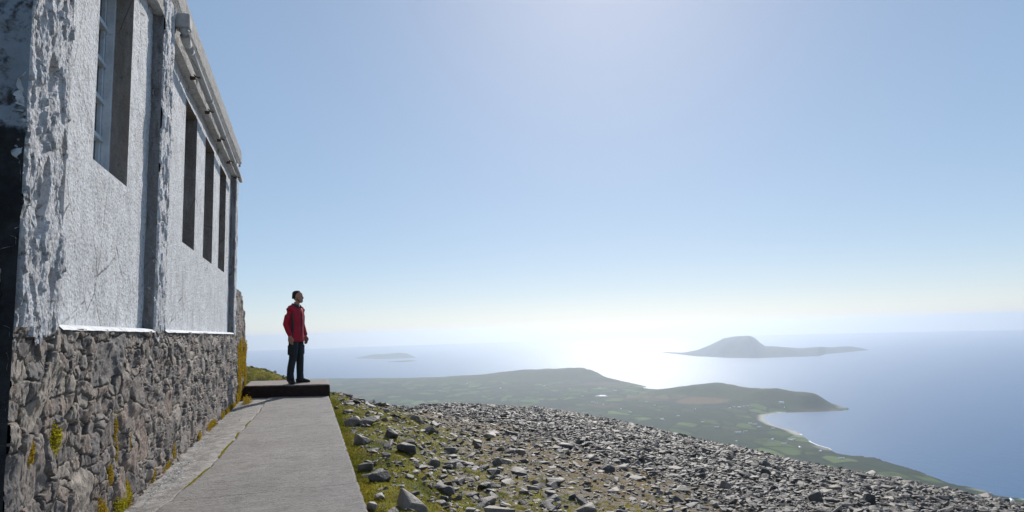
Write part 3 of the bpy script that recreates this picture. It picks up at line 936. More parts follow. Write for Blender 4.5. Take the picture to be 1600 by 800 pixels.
# ------------------------------------------------------------------ path and step
XR = .366
def crack_x(y):
    return -.70 - .145 * np.clip((10.5 - y) / 4.8, 0, 1) ** 1.1 - .16 * np.clip((5.9 - y) / 2.0, 0, 3) + .06 * fbm(y * 1.9, y * 0 + .5, 0, 5, 801, .6)
py_ = np.concatenate([np.arange(-6, 2.5, .2), np.geomspace(2.5, 13.2, 600)])
px_ax = np.concatenate([np.arange(XW - .1, XR - .04, .011), [XR - .03, XR - .018, XR - .008, XR - .002, XR, XR, XR]])
Yg, Xg = np.meshgrid(py_, px_ax, indexing='ij')
Zg = .004 * fbm(Xg * 3, Yg * 5, 0, 4, 811) + .0016 * fbm(Xg * 16, Yg * 70, 0, 3, 815)
cr = np.abs(Xg - crack_x(Yg)); Zg -= .012 * sstep(.010, .002, cr) * (Yg < 11.2)
Zg -= .012 * sstep(.02, .0, Xg - crack_x(Yg)) + .02 * sstep(.28, 0, Xg - XW) * (1 + fbm(Xg * 8, Yg * 8, 0, 4, 820))
for jy in (5.02, 7.35, 9.7, 4.02):
    Zg -= .006 * sstep(.010, .003, np.abs(Yg - jy - .01 * fbm(Xg * 3, Xg * 0, jy, 3, 830))) * (Xg > crack_x(Yg))
edge = np.searchsorted(px_ax, XR - .035)
for k, dz in zip(range(-7, 0), (0, .0, -.003, -.010, -.03, -.1, -.25)): Zg[:, k] += dz
chip = np.maximum(0, fbm(py_ * 3.2, py_ * 0, 1, 5, 845) - .05) * .07 + .010 * fbm(py_ * 9, py_ * 0, 2, 3, 846)
Xg = Xg.copy(); Xg[:, -7:] -= chip[:, None]; Xg[:, -8] -= np.maximum(chip, 0) * .5
me = fast_mesh('path', np.stack([Xg, Yg, Zg], -1).reshape(-1, 3), grid_faces(len(py_), len(px_ax))[:, ::-1], True)
attr(me, 'strip', sstep(.01, -.02, Xg - crack_x(Yg)) * (.55 + .45 * sstep(9.5, 6.5, Yg)))
tag(link('path', me, M['path']), 'worn concrete path along the rubble wall', None, None, 'structure')

# raised concrete slab across the end of the path
SF, ST = 12.27, .215
bm = bmesh.new()
X0, X1 = XW + .02, XR + .02
nx, nyy, nzz = 60, 40, 10
def slabp(x, y, z):
    w = .008 * float(noise(x * 6, y * 6, z * 6, 5))
    return (x + w, y + w + .45 * (X1 - x), z + w * .6)
vs = box(bm, (X0, SF, -.12), (X1, SF + 1.35, ST))
bmesh.ops.bevel(bm, geom=[e for e in bm.edges], offset=.045, segments=4, profile=.6, affect='EDGES')
bmesh.ops.subdivide_edges(bm, edges=[e for e in bm.edges if e.calc_length() > .3], cuts=24, use_grid_fill=True)
for v in bm.verts: v.co = slabp(*v.co)
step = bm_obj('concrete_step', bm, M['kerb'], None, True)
tag(step, 'thick dark fronted concrete slab the man stands on at the end of the path', 'step')

# ------------------------------------------------------------------ moss
def moss_mesh(name, centers, radius, count, size, seed, normal='wall', zs_=1.0):
    r = np.random.default_rng(seed)
    c = centers[r.integers(0, len(centers), count)]
    off = r.normal(0, 1, (count, 3)) * radius
    P = c + off
    if normal == 'wall': P[:, 0] = c[:, 0] + np.abs(off[:, 0]) * .45 + .0
    else: P[:, 2] = c[:, 2] + np.abs(off[:, 2]) * .4
    d1 = r.normal(0, 1, (count, 3)); d1 /= np.linalg.norm(d1, axis=1)[:, None]
    d2 = r.normal(0, 1, (count, 3)); d2 -= d1 * (d1 * d2).sum(1)[:, None]; d2 /= np.linalg.norm(d2, axis=1)[:, None]
    s = size * r.uniform(.5, 1.3, (count, 1))
    Vv = np.stack([P - d1 * s, P + d2 * s * .55, P + d1 * s, P - d2 * s * .55], 1).reshape(-1, 3)
    me = fast_mesh(name, Vv, np.arange(count * 4).reshape(-1, 4))
    attr(me, 'tint', np.repeat(np.clip(r.normal(.4, .25, count), 0, 1), 4))
    return me
def wall_pt(px, py, off=.0):
    p = onplane(px, py, 0, XW); p[0] = XW + float(rubble(np.array([p[1]]), np.array([p[2]]), 100)[0][0]) - .045 + off; return p
CL = [(88, 683, .045, .05, 'bright', 'bright yellow green moss clump standing out highest on the rubble wall'),
      (52, 706, .03, .04, 'moss', 'small olive moss tuft left of the bright moss clump on the wall'),
      (184, 664, .02, .07, 'moss', 'narrow upper moss streak in the rubble wall joint'),
      (203, 688, .02, .06, 'moss', 'small moss streak right of the upper joint streak'),
      (183, 715, .02, .08, 'moss', 'rusty orange moss streak running down a joint in the wall'),
      (175, 742, .045, .055, 'moss', 'orange brown moss patch low on the wall above the bottom cushion'),
      (192, 786, .10, .05, 'bright', 'large bright moss cushion at the bottom of the wall nearest the camera'),
      (160, 795, .05, .05, 'moss', 'dark moss tuft left of the large bottom cushion'),
      (203, 768, .03, .06, 'moss', 'upright moss tuft right above the large bottom cushion'),
      (243, 742, .04, .03, 'moss', 'little moss tuft at the wall foot behind the plaster crumbs'),
      (263, 727, .10, .035, 'moss', 'spreading moss tuft in the corner of wall foot and path'),
      (274, 704, .05, .06, 'moss', 'tall moss tuft climbing the wall foot midway along the path')]
for (px, py, ry_, rz_, kd, lab) in CL:
    p = wall_pt(px, py, .0)
    if p[2] < .02: p[2] = .03
    n_ = int(2200 * min(2.2, (ry_ * rz_) / .0025 + .4))
    cc = np.array([p + np.array([0, rng.normal(0, ry_ * .5), rng.normal(0, rz_ * .5)]) for _ in range(6)])
    for q in cc: q[0] = XW + float(rubble(np.array([q[1]]), np.array([max(q[2], .01)]), 100)[0][0]) - .045
    me = moss_mesh('moss_clump', cc, np.array([.018, ry_ * .5, rz_ * .45]), int(n_ * 1.5), .007, int(px), 'wall')
    tag(link('moss_clump', me, M['moss_bright' if kd == 'bright' else 'moss']), lab, 'moss', 'moss clumps growing on the rubble wall')
# continuous moss along the far wall foot, wall end and the path crack
cc = []
for y in np.arange(7.6, 12.0, .02):
    w = float(fbm(np.array([y * 1.6]), np.array([.3]), 0, 3, 900)[0])
    if w + (y - 9) * .05 > .06: cc.append((XW - .005, y, .0 + .07 * max(0, w)))
me = moss_mesh('wall_foot_moss', np.array(cc), np.array([.020, .02, .022]), 9000, .008, 5, 'wall')
tag(link('wall_foot_moss', me, M['moss']), None, None, None, 'stuff')
cc = []
for y in np.arange(12.15, 13.8, .022):
    for z in np.arange(0, 1.05, .04):
        if float(noise(np.array([y * 4.]), np.array([z * 2.]), 0, 77)[0]) > -.12 + .2 * z: cc.append((XW - .02, y, z))
cc += [(XW + .1 + .12 * random.random(), y, -.01 + .02 * random.random()) for y in np.arange(11.75, 12.3, .01)]
me = moss_mesh('wall_end_moss', np.array(cc), np.array([.022, .03, .04]), 22000, .011, 6, 'wall')
tag(link('wall_end_moss', me, M['moss']), None, None, None, 'stuff')
cc = []
for y in np.arange(4.0, 11.0, .008):
    w = float(fbm(np.array([y * 1.3]), np.array([.9]), 0, 3, 910)[0])
    k = .12 if 5.6 < y < 7.2 else (-.02 if 7.2 <= y < 9.6 else -.15)
    if w + k > .0: cc.append((float(crack_x(np.array([y]))[0]), y, -.008))
me = moss_mesh('crack_moss', np.array(cc), np.array([.005, .014, .003]), 4200, .0045, 8, 'path')
tag(link('crack_moss', me, M['moss_bright']), None, None, None, 'stuff')
# crumbs of fallen plaster at the wall foot
r2 = np.random.default_rng(3); Vv = []; Ff = []
for i in range(420):
    y = r2.choice([r2.normal(5.9, .45), r2.uniform(3.8, 11)], p=[.6, .4]); x = XW + .04 + abs(r2.normal(0, .09)); s = r2.uniform(.003, .013)
    q = r2.normal(0, 1, (4, 3)); q /= np.linalg.norm(q, axis=1)[:, None]
    b0 = len(Vv); Vv += list(q * s * np.array([1, 1, .6]) + [x, y, .001 + s * .3 - .015])
    Ff += [(b0, b0 + 1, b0 + 2), (b0, b0 + 2, b0 + 3), (b0, b0 + 3, b0 + 1), (b0 + 1, b0 + 3, b0 + 2)]
me = fast_mesh('plaster_crumbs', np.array(Vv), np.array(Ff))
tag(link('plaster_crumbs', me, M['fillet']), None, None, None, 'stuff')

# ------------------------------------------------------------------ rocks
PROTO = []
for i in range(16):
    rr = random.Random(50 + i)
    bm = bmesh.new()
    for k in range(rr.choice((14, 18, 22))):
        u, v_ = rr.uniform(0, 2 * math.pi), rr.uniform(-1, 1)
        p = Vector((math.cos(u) * math.sqrt(1 - v_ * v_), math.sin(u) * math.sqrt(1 - v_ * v_), v_))
        e = rr.uniform(.45, .75)
        p = Vector([math.copysign(abs(q) ** e, q) for q in p])
        p.x *= 1 + .18 * p.y * (i % 3 - 1); p.z *= 1 + .35 * p.x * ((i // 3) % 3 - 1)
        bm.verts.new(p * .5 * rr.uniform(.86, 1.04))
    bmesh.ops.convex_hull(bm, input=bm.verts)
    bmesh.ops.delete(bm, geom=[v for v in bm.verts if not v.link_faces], context='VERTS')
    bmesh.ops.triangulate(bm, faces=bm.faces); bm.verts.index_update()
    PROTO.append((np.array([v.co[:] for v in bm.verts]), np.array([[v.index for v in f.verts] for f in bm.faces])))
    bm.free()
PM = []
for v, f_ in PROTO:
    me = bpy.data.meshes.new('loose_stone')
    bm = bmesh.new(); vv = [bm.verts.new(p) for p in v]
    for t in f_: bm.faces.new([vv[i] for i in t])
    bmesh.ops.recalc_face_normals(bm, faces=bm.faces)
    bmesh.ops.dissolve_limit(bm, angle_limit=.18, verts=bm.verts, edges=bm.edges)
    bmesh.ops.bevel(bm, geom=[e for e in bm.edges], offset=.035, segments=1, affect='EDGES')
    bm.to_mesh(me); bm.free()
    me.materials.append(M['rock']); PM.append(me)

def rotm(ax, ay, az):
    cx, sx, cy, sy, cz, sz = math.cos(ax), math.sin(ax), math.cos(ay), math.sin(ay), math.cos(az), math.sin(az)
    return np.array([[cz, -sz, 0], [sz, cz, 0], [0, 0, 1]]) @ np.array([[cy, 0, sy], [0, 1, 0], [-sy, 0, cy]]) @ np.array([[1, 0, 0], [0, cx, -sx], [0, sx, cx]])

rk = []   # x, y, size, flat, zone
def sample(nn_, rmin, rmax, azmin, azmax, pw=1.0):
    r = (rng.uniform(0, 1, nn_) * (rmax ** pw - rmin ** pw) + rmin ** pw) ** (1 / pw)
    a = np.radians(rng.uniform(azmin, azmax, nn_))
    return r * np.sin(a), r * np.cos(a)
# scree
x, y = sample(230000, 4.5, 50, 2, 62, 1.45)
sf = scree_f(x, y); keep = (rng.uniform(0, 1, len(x)) < sf) & (x > .6)
x, y = x[keep], y[keep]
r = np.hypot(x, y)
s = np.clip(rng.lognormal(math.log(.055), .52, len(x)), .02, .24) * (.85 + .012 * np.clip(r, 0, 40))
S1 = np.stack([x, y, s, np.ones_like(x)], 1)
# gravelly and mossy slope: fewer
x, y = sample(60000, 2.5, 26, -2, 60, 1.4)
sf = scree_f(x, y); gf = green_f(x, y)
keep = (rng.uniform(0, 1, len(x)) < (1 - sf) * (.60 - .22 * gf)) & (x > .45) & ~((y < 13.8) & (x < .5))
x, y = x[keep], y[keep]
s = np.clip(rng.lognormal(math.log(.050), .50, len(x)), .018, .28)
S2 = np.stack([x, y, s, np.zeros_like(x)], 1)
# larger stones scattered over the mossy slope
x, y = sample(430, 3.2, 22, 1, 50, 1.6); keep = (x > .55) & (scree_f(x, y) < .6); x, y = x[keep], y[keep]
s = np.clip(rng.lognormal(math.log(.17), .36, len(x)), .09, .38)
S3 = np.stack([x, y, s, np.full_like(x, 2)], 1)
x, y = sample(26, 9, 34, 14, 55, 1.5); keep = scree_f(x, y) > .6; x, y = x[keep], y[keep]
S4 = np.stack([x, y, rng.uniform(.24, .42, len(x)), np.ones_like(x)], 1)
# stones on the shoulder beyond the step
x = rng.uniform(-1.2, .6, 60); y = rng.uniform(14.0, 17, 60)
S5 = np.stack([x, y, rng.uniform(.05, .16, 60), np.full_like(x, 2)], 1)
ALL = np.concatenate([S1, S2, S3, S4, S5])

def ground_hit(px, py):
    d = ray(px, py); t = 2.0
    tmax = float(np.interp(math.atan2(d[0], d[1]), _az, _rr)) * .97
    for _ in range(4000):
        p = EYE + d * t
        g_ = float(ground(np.array([p[0]]), np.array([p[1]]))[0])
        if p[2] < g_ or t > tmax: p[2] = g_; break
        t += .06
    return p
HAND = [  # px, py, width px, height px, tilt, label
    (637, 703, 34, 18, .1, 'tall pale block of slate standing in yellow moss above the other stones'),
    (566, 688, 30, 16, .25, 'dark angular stone in moss just right of the path edge halfway down'),
    (611, 680, 22, 14, .3, 'small dark peaked stone between mossy hummocks upslope of the pale block'),
    (672, 723, 28, 15, -.1, 'dark blocky stone on moss right below the tall pale block'),
    (593, 745, 34, 20, -.3, 'dark tilted stone leaning against a pale one in the moss by the path'),
    (578, 740, 26, 14, .3, 'pale pointed slab touching the dark tilted stone by the path'),
    (572, 730, 26, 17, 0, 'round dark stone in deep moss close to the path edge'),
    (650, 655, 24, 13, .2, 'upright grey stone near the crest of the mossy slope'),
    (702, 728, 22, 11, .2, 'pale flat triangular stone beside the dark blocky stone'),
    (746, 698, 14, 12, 0, 'small dark upright stone alone on the gravel'),
    (705, 704, 26, 11, -.1, 'wide low slab lying on pale gravel in the middle of the slope'),
    (747, 692, 22, 8, .05, 'thin dark flat stone on the gravel upslope'),
    (777, 722, 15, 13, 0, 'dark square stone on the gravel centre'),
    (697, 768, 28, 15, .1, 'dark rounded stone in moss near the bottom of the photo'),
    (757, 760, 26, 12, -.15, 'grey stone resting against another stone low in the gravel'),
    (762, 785, 34, 12, .05, 'wide dark flat stone low on the gravel slope'),
    (885, 697, 30, 10, .05, 'long dark slab at the edge of the scree with a reddish side'),
    (870, 687, 20, 7, .1, 'pale slab lying just above the long dark slab'),
    (868, 755, 32, 11, -.1, 'broad pale topped stone half sunk in ochre gravel'),
    (910, 794, 42, 15, -.05, 'large smooth dark boulder cut by the bottom edge of the photo'),
    (1133, 760, 20, 19, .2, 'pointed dark stone standing up at the lower scree edge'),
    (1354, 733, 34, 10, -.05, 'flat slab perched on top of the scree crest against the sea'),
    (1352, 745, 34, 10, .25, 'tilted slab supporting the perched slab on the scree crest'),
    (1360, 782, 22, 24, .2, 'upright blue grey stone in the scree near the bottom right'),
    (1275, 777, 26, 18, 0, 'dark rounded boulder in the lower right scree'),
    (1518, 780, 32, 11, .2, 'dark long slab on the crest near the right edge'),
    (1195, 738, 18, 12, .1, 'pale topped stone out in the middle of the scree'),
    (1105, 706, 18, 12, 0, 'dark lump of rock in the upper middle of the scree'),
    (950, 733, 22, 12, 0, 'grey block beside ochre grass at the scree edge'),
    (1045, 775, 16, 12, 0, 'small square pale stone near the bottom centre right'),
    (580, 795, 20, 17, .2, 'dark stone tight against the path at the bottom of the photo'),
    (640, 640, 10, 6, 0, None), (565, 622, 16, 9, .1, 'dark stone on the skyline just right of the step'),
    (526, 638, 9, 6, .1, 'small white stone in moss just below the step'),
]
hand_xy = []
root_objs = []
def add_rock(k, loc, dims, rot, label, group):
    o = bpy.data.objects.new('loose_stone', PM[k]); COL.objects.link(o)
    o.location = loc; o.scale = dims; o.rotation_euler = rot
    return tag(o, label, 'stone', group)
for i, (px, py, w, h, tl, lab) in enumerate(HAND):
    p = ground_hit(px, py + h * .35); dist = project(p)[2]
    wm, hm = w / F * dist * 1.05, h / F * dist * 1.25
    add_rock(i % 16, (p[0], p[1], p[2] + hm * .18), (wm, wm * .75, hm), (.06, tl, math.radians(rng.uniform(-20, 20)) - .3), lab or 'tiny dark stone on the skyline dip between moss and scree', 'large loose stones on the slope')
    hand_xy.append((p[0], p[1], wm))
hx = np.array(hand_xy)

gz = ground(ALL[:, 0], ALL[:, 1])
dmin = np.full(len(ALL), 9.0)
for (a, b, w) in hand_xy: dmin = np.minimum(dmin, np.hypot(ALL[:, 0] - a, ALL[:, 1] - b) - w * .5)
ALL = ALL[dmin > 0.02]; gz = ground(ALL[:, 0], ALL[:, 1])
qx, qy, qd = project(np.stack([ALL[:, 0], ALL[:, 1], gz], -1))
app = np.where((qx > -5) & (qx < 1605) & (qy < 803) & (qd > 0), ALL[:, 2] / np.maximum(qd, .1), 0)
rfrac = np.hypot(ALL[:, 0], ALL[:, 1]) / np.interp(np.arctan2(ALL[:, 0], ALL[:, 1]), _az, _rr)
app = np.where(rfrac > 1.15, 0, app)
order = np.argsort(-app)
NI = 300 - len(HAND)
ind, rest = order[:NI], order[NI:]
LMS = [(637, 703, 'tall pale block in the moss'), (566, 688, 'dark angular stone by the path'), (593, 745, 'dark tilted stone by the path'), (650, 655, 'upright grey mossy crest stone'),
       (746, 698, 'small lone upright stone'), (697, 768, 'dark rounded stone in low moss'), (777, 722, 'dark square stone on the gravel'), (762, 785, 'wide dark flat stone low down'),
       (885, 697, 'long dark slab with reddish side'), (868, 755, 'broad pale stone in ochre gravel'), (910, 794, 'dark boulder at the bottom edge'), (1133, 760, 'pointed dark scree edge stone'),
       (1354, 735, 'perched flat slab on the crest'), (1360, 782, 'upright blue grey stone'), (1275, 777, 'dark rounded boulder lower right'), (1518, 780, 'long dark slab at the right'),
       (1195, 738, 'pale topped stone in mid scree'), (1105, 706, 'dark lump in the upper scree'), (950, 733, 'grey block beside ochre grass'), (1045, 775, 'small square pale stone'), (565, 622, 'dark skyline stone by the step'),
       (500, 595, 'concrete step')]
ORD = ['nearest', 'second nearest', 'third nearest', 'fourth nearest', 'fifth nearest', 'sixth nearest', 'seventh nearest', 'eighth nearest', 'ninth nearest', 'tenth nearest', 'eleventh nearest', 'twelfth nearest']
ORD += [f'{n}th nearest' for n in range(13, 90)]
cells = {}
for i in ind:
    d = [math.hypot(qx[i] - a, (qy[i] - b) * 1.6) for a, b, _ in LMS]; k = int(np.argmin(d))
    dx, dy = qx[i] - LMS[k][0], qy[i] - LMS[k][1]
    side = ('right of' if dx > 0 else 'left of') if abs(dx) > 1.5 * abs(dy) else ('below' if dy > 0 else 'above')
    cells.setdefault((k, side, int(ALL[i, 3])), []).append((d[k], i))
lab_of = {}
for (k, side, zn), L in cells.items():
    kind = {0: 'small gravel stone', 1: 'grey scree block', 2: 'moss slope stone'}[zn]
    for n_, (_, i) in enumerate(sorted(L)): lab_of[i] = f'{kind} {side} the {LMS[k][2]}, {ORD[n_]} to it'
for i in ind:
    x, y, s, zn = ALL[i]
    k = int(rng.integers(0, 16)); hfl = s * rng.uniform(.22, .48)
    lx_, ly_ = s * rng.uniform(.9, 1.35), s * rng.uniform(.65, 1.0)
    add_rock(k, (x, y, gz[i] + hfl * rng.uniform(.02, .34)), (lx_, ly_, hfl),
             (rng.normal(0, .2), rng.normal(0, .2), rng.uniform(0, 6.28)), lab_of[i],
             {0: 'stones on the ochre gravel', 1: 'slate blocks of the scree', 2: 'stones in the mossy slope'}[int(zn)])

def rock_mass(name, idx, label):
    VV, FF, TT, base = [], [], [], 0
    kk = rng.integers(0, 16, len(idx))
    for k in range(16):
        ii = idx[kk == k]
        if not len(ii): continue
        n_ = len(ii); v, f_ = PROTO[k]
        s = ALL[ii, 2]
        dims = np.stack([s * rng.uniform(.9, 1.35, n_), s * rng.uniform(.6, 1, n_), s * rng.uniform(.20, .48, n_)], 1)
        az_ = rng.uniform(0, 6.28, n_); tx = rng.normal(0, .26, n_); ty = rng.normal(0, .26, n_)
        P = v[None] * dims[:, None]
        c, s_ = np.cos(tx)[:, None], np.sin(tx)[:, None]
        P = np.stack([P[..., 0], P[..., 1] * c - P[..., 2] * s_, P[..., 1] * s_ + P[..., 2] * c], -1)
        c, s_ = np.cos(ty)[:, None], np.sin(ty)[:, None]
        P = np.stack([P[..., 0] * c + P[..., 2] * s_, P[..., 1], -P[..., 0] * s_ + P[..., 2] * c], -1)
        c, s_ = np.cos(az_)[:, None], np.sin(az_)[:, None]
        P = np.stack([P[..., 0] * c - P[..., 1] * s_, P[..., 0] * s_ + P[..., 1] * c, P[..., 2]], -1)
        lift = dims[:, 2] * rng.uniform(-.15, .4, n_) + (ALL[ii, 3] == 1) * rng.uniform(-.01, .03, n_)
        P += np.stack([ALL[ii, 0], ALL[ii, 1], gz[ii] + lift], -1)[:, None]
        FF.append((f_[None] + (base + np.arange(n_) * len(v))[:, None, None]).reshape(-1, 3))
        TT.append(np.repeat(rng.uniform(0, 1, n_), len(v)))
        VV.append(P.reshape(-1, 3)); base += n_ * len(v)
    me = fast_mesh(name, np.concatenate(VV), np.concatenate(FF))
    attr(me, 'tint', np.concatenate(TT))
    tag(link(name, me, M['rock_mass']), None, None, None, 'stuff')
rock_mass('scree', rest[ALL[rest, 3] == 1], '')
rock_mass('gravel', rest[ALL[rest, 3] != 1], '')

# ------------------------------------------------------------------ grass
def blades(name, X, Y, hgt, wid, mat, seed):
    r = np.random.default_rng(seed); n_ = len(X)
    Z = ground(X, Y) - .004
    a = r.uniform(0, 6.28, n_); lean = r.normal(0, .55, (n_, 2))
    h = hgt * r.uniform(.4, 1.25, n_); w = wid * r.uniform(.6, 1.4, n_)
    dx, dy = np.cos(a) * w, np.sin(a) * w
    B = np.stack([X, Y, Z], -1)
    v0 = B + np.stack([dx, dy, 0 * dx], -1); v1 = B - np.stack([dx, dy, 0 * dx], -1)
    v2 = B + np.stack([lean[:, 0] * h, lean[:, 1] * h, h], -1)
    me = fast_mesh(name, np.stack([v0, v1, v2], 1).reshape(-1, 3), np.arange(n_ * 3).reshape(-1, 3))
    attr(me, 'tint', np.repeat(np.clip(.35 + .7 * fbm(X * 1.3, Y * 1.3, 0, 3, 44) + r.normal(0, .22, n_), 0, 1), 3))
    return tag(link(name, me, mat), None, None, None, 'stuff')
x, y = sample(260000, 2.6, 20, 0, 40, 1.5)
gf = green_f(x, y) + 1.2 * fbm(x * 2.2, y * 2.2, 0, 4, 45) - .22
keep = (x > XR + .02) & (rng.uniform(0, 1, len(x)) < sstep(.38, .75, gf)) & (scree_f(x, y) < .6)
x, y = x[keep], y[keep]
ex = XR + .02 + np.abs(rng.normal(0, .05, 9000)); ey = rng.uniform(3, 12.6, 9000)
bx = rng.uniform(-1.6, .3, 9000); by = rng.uniform(13.75, 16.5, 9000)
blades('grass', np.concatenate([x, ex, bx]), np.concatenate([y, ey, by]), .022, .005, M['grass'], 4)

# ------------------------------------------------------------------ farmhouses in the lowland
white = m_simple('limewashed_wall', (.78, .77, .74), .7, .08, .5, .1, .05)
slate = m_simple('slate_roof', (.62, .61, .60), .6, .2, .5, .1, .05)
def house_mesh(L, W_, Hh):
    bm = bmesh.new(); vs = box(bm, (-L / 2, -W_ / 2, -2), (L / 2, W_ / 2, Hh))
    g0 = [bm.verts.new((sx * L / 2, 0, Hh + W_ * .2)) for sx in (-1, 1)]
    bm.faces.new((vs[1], vs[3], g0[0])); bm.faces.new((vs[5], vs[7], g0[1]))
    me = bpy.data.meshes.new('farmhouse'); bmesh.ops.recalc_face_normals(bm, faces=bm.faces); bm.to_mesh(me); bm.free(); me.materials.append(white)
    bm = bmesh.new(); o = .4
    for s in (-1, 1):
        q = [bm.verts.new(p) for p in ((-L / 2 - o, s * (W_ / 2 + o), Hh - .25), (L / 2 + o, s * (W_ / 2 + o), Hh - .25), (L / 2 + o, 0, Hh + W_ * .2 + .12), (-L / 2 - o, 0, Hh + W_ * .2 + .12))]
        bm.faces.new(q if s < 0 else q[::-1])
    for c in (-1, 1):
        box(bm, (c * (L / 2 - 1) - .5, -.4, Hh + W_ * .1), (c * (L / 2 - 1) + .5, .4, Hh + W_ * .2 + 1.6))
    mr = bpy.data.meshes.new('roof'); bm.to_mesh(mr); bm.free(); mr.materials.append(slate)
    return me, mr
HM = [house_mesh(19, 8, 3.6), house_mesh(25, 9, 5.0)]
HP = [(961.5, 611.5, 2, 'brightest white farmhouse far out on the left headland'), (937, 607, 1, None), (910, 619, 1, None), (926, 629, 1, None), (932, 629.5, 1, None),
      (942, 633, 1, None), (782, 607, 1.3, 'lone white farmhouse in the hazy fields left of the headland'), (687, 611, 1, None), (1023, 634, 1.2, 'white farmhouse below the brown heath'), (1086, 640, 1, None),
      (1147, 636, 1, None), (1155, 636.5, 1, None), (1162, 635.5, 1, None), (1140, 638, 1, None), (1168, 634.5, 1, None), (1221, 629.5, 1.2, 'white house on the slope of the point'),
      (1225, 637, 1, None), (1034, 655, 1, None), (1036, 656, 1, None), (1153, 677, 1.3, None), (1165, 674, 1, None), (1179, 664, 1, None), (1172, 662, 1, None),
      (1186, 668, 1, None), (1208, 670, 1, None), (1206, 688, 1.2, None), (1236, 688, 1.2, None), (1240, 687, 1, None), (1150, 690, 1, None), (1225, 694, 1, None), (1098, 660, 1, None),
      (1120, 668, 1, None), (1060, 650, 1, None), (985, 645, 1, None), (1315, 717, 1.2, 'white house by the shore above the scree crest'), (1282, 706, 1, None), (1545, 772, 1, None), (1581, 784, 1.2, 'white house at the far right end of the shore strip'),
      (1010, 628, 1, None), (970, 640, 1, None), (890, 608, 1, None), (850, 603, 1, None), (730, 600, 1, None), (1250, 700, 1, None)]
def region(px, py):
    if px < 860: return 'in the hazy fields left of the headland'
    if px < 1000: return 'on the flat land below the left headland'
    if px < 1110: return 'around the brown heath'
    if px < 1190 and py < 645: return 'in the hamlet below the middle hill'
    if px < 1190: return 'inland of the sandy bay'
    if py < 645: return 'on the point'
    return 'near the shore south of the bay'
cnt = {}
for q in sorted([h for h in HP if not h[3]]): cnt.setdefault(region(q[0], q[1]), []).append((q[0], q[1]))
NTH = ['leftmost', 'second from left', 'third from left', 'fourth from left', 'fifth from left', 'sixth from left', 'seventh from left', 'eighth from left', 'ninth from left', 'tenth from left', 'eleventh from left', 'twelfth from left', 'thirteenth from left', 'fourteenth from left']
for i, (px, py, sc, lab) in enumerate(HP):
    if not lab: rg = region(px, py); lab = f'tiny white farmhouse {rg}, {NTH[cnt[rg].index((px, py))]} there'
    p = onplane(px, py, 2, SEA)
    for _ in range(5):
        z, s_d = land_z(p[0], p[1]); p = onplane(px, py, 2, z)
    if s_d < 12: continue
    me, mr = HM[i % 2]
    o = bpy.data.objects.new('farmhouse', me); COL.objects.link(o)
    o.location = (p[0], p[1], z + .2); o.rotation_euler = (0, 0, rng.uniform(-1.2, 1.2)); o.scale = (sc * 1.25, sc * 1.2, sc * 1.3)
    rf = bpy.data.objects.new('roof', mr); COL.objects.link(rf); rf.parent = o
    tag(o, lab or 'tiny white farmhouse among the green fields of the lowland', 'house', 'scattered farmhouses in the lowland')

# ------------------------------------------------------------------ the man
def remesh(o, vox, it=6, fac=.5):
    md = o.modifiers.new('remesh', 'REMESH'); md.mode = 'VOXEL'; md.voxel_size = vox; md.use_smooth_shade = True
    if it: ms = o.modifiers.new('smooth', 'SMOOTH'); ms.iterations = it; ms.factor = fac
def cloth(name, col, rough, scale, bump):
    m = NT(name, rough, .3); n1 = m.noise(6, 4, .6)
    m.color(m.mix(m.ramp(n1, [(.3, 0), (.7, 1)]), tuple(c * .85 for c in col), tuple(min(1, c * 1.1) for c in col)))
    m.bump(m.noise(scale, 4, .6, m.mapping((1, 1, .5)), .6), bump, .03); m.bump(m.noise(scale * 6, 3), bump * .6, .006)
    return m.m
skin = cloth('skin', (.36, .20, .14), .55, 20, .05)
hairm = cloth('dark_hair', (.018, .013, .010), .7, 60, .5)
red = cloth('red_jacket', (.36, .006, .024), .6, 9, .8)
dark = cloth('charcoal_panel', (.035, .037, .045), .7, 12, .4)
trs = cloth('dark_trousers', (.020, .028, .035), .75, 9, .8)
shoe = cloth('black_shoes', (.012, .012, .013), .5, 20, .3)

MX = onplane(462, 599, 2, ST)
MAN = Vector((MX[0], 12.86, ST + .004))
# local frame: facing +X, left = +Y. joints
SH = {-1: Vector((-.02, -.185, 1.43)), 1: Vector((-.01, .185, 1.43))}
EL = {-1: Vector((-.075, -.232, 1.14)), 1: Vector((-.03, .235, 1.145))}
WR = {-1: Vector((.025, -.222, .895)), 1: Vector((.070, .225, .90))}
FT0 = {-1: (-.035, -.115), 1: (.03, .115)}
def hand(bm, w, side):
    fw = Vector((.12, 0, -1)).normalized()   # fingers hang down and curl forward
    ac = Vector((1, 0, .12)).normalized()
    pc = w + fw * .05
    tube(bm, [w - fw * .03, w + fw * .01, w + fw * .045, w + fw * .085], [(.027, .020), (.034, .020), (.042, .019), (.038, .016)], 10, ref=ac)
    for k, (off, L) in enumerate(((.030, .070), (.010, .080), (-.010, .075), (-.029, .060))):
        b = w + fw * .078 + ac * off
        inn = Vector((0, -side, 0))
        tube(bm, [b, b + fw * L * .45 + inn * .004, b + fw * L * .78 + inn * .016 , b + fw * L * .98 + inn * .032], [.0095, .009, .0085, .007], 8, ref=ac)
    tb = w + fw * .02 + ac * .030
    tube(bm, [tb, tb + fw * .03 + ac * .022, tb + fw * .058 + ac * .026 + Vector((0, -side * .010, 0)), tb + fw * .078 + ac * .02 + Vector((0, -side * .014, 0))], [.014, .012, .0105, .008], 8, ref=ac)

HEADYAW = math.radians(24)
def hp(p):   # head local -> body local
    c, s = math.cos(HEADYAW), math.sin(HEADYAW)
    return Vector((p[0] * c - p[1] * s + .02, p[0] * s + p[1] * c, p[2]))
bm = bmesh.new()
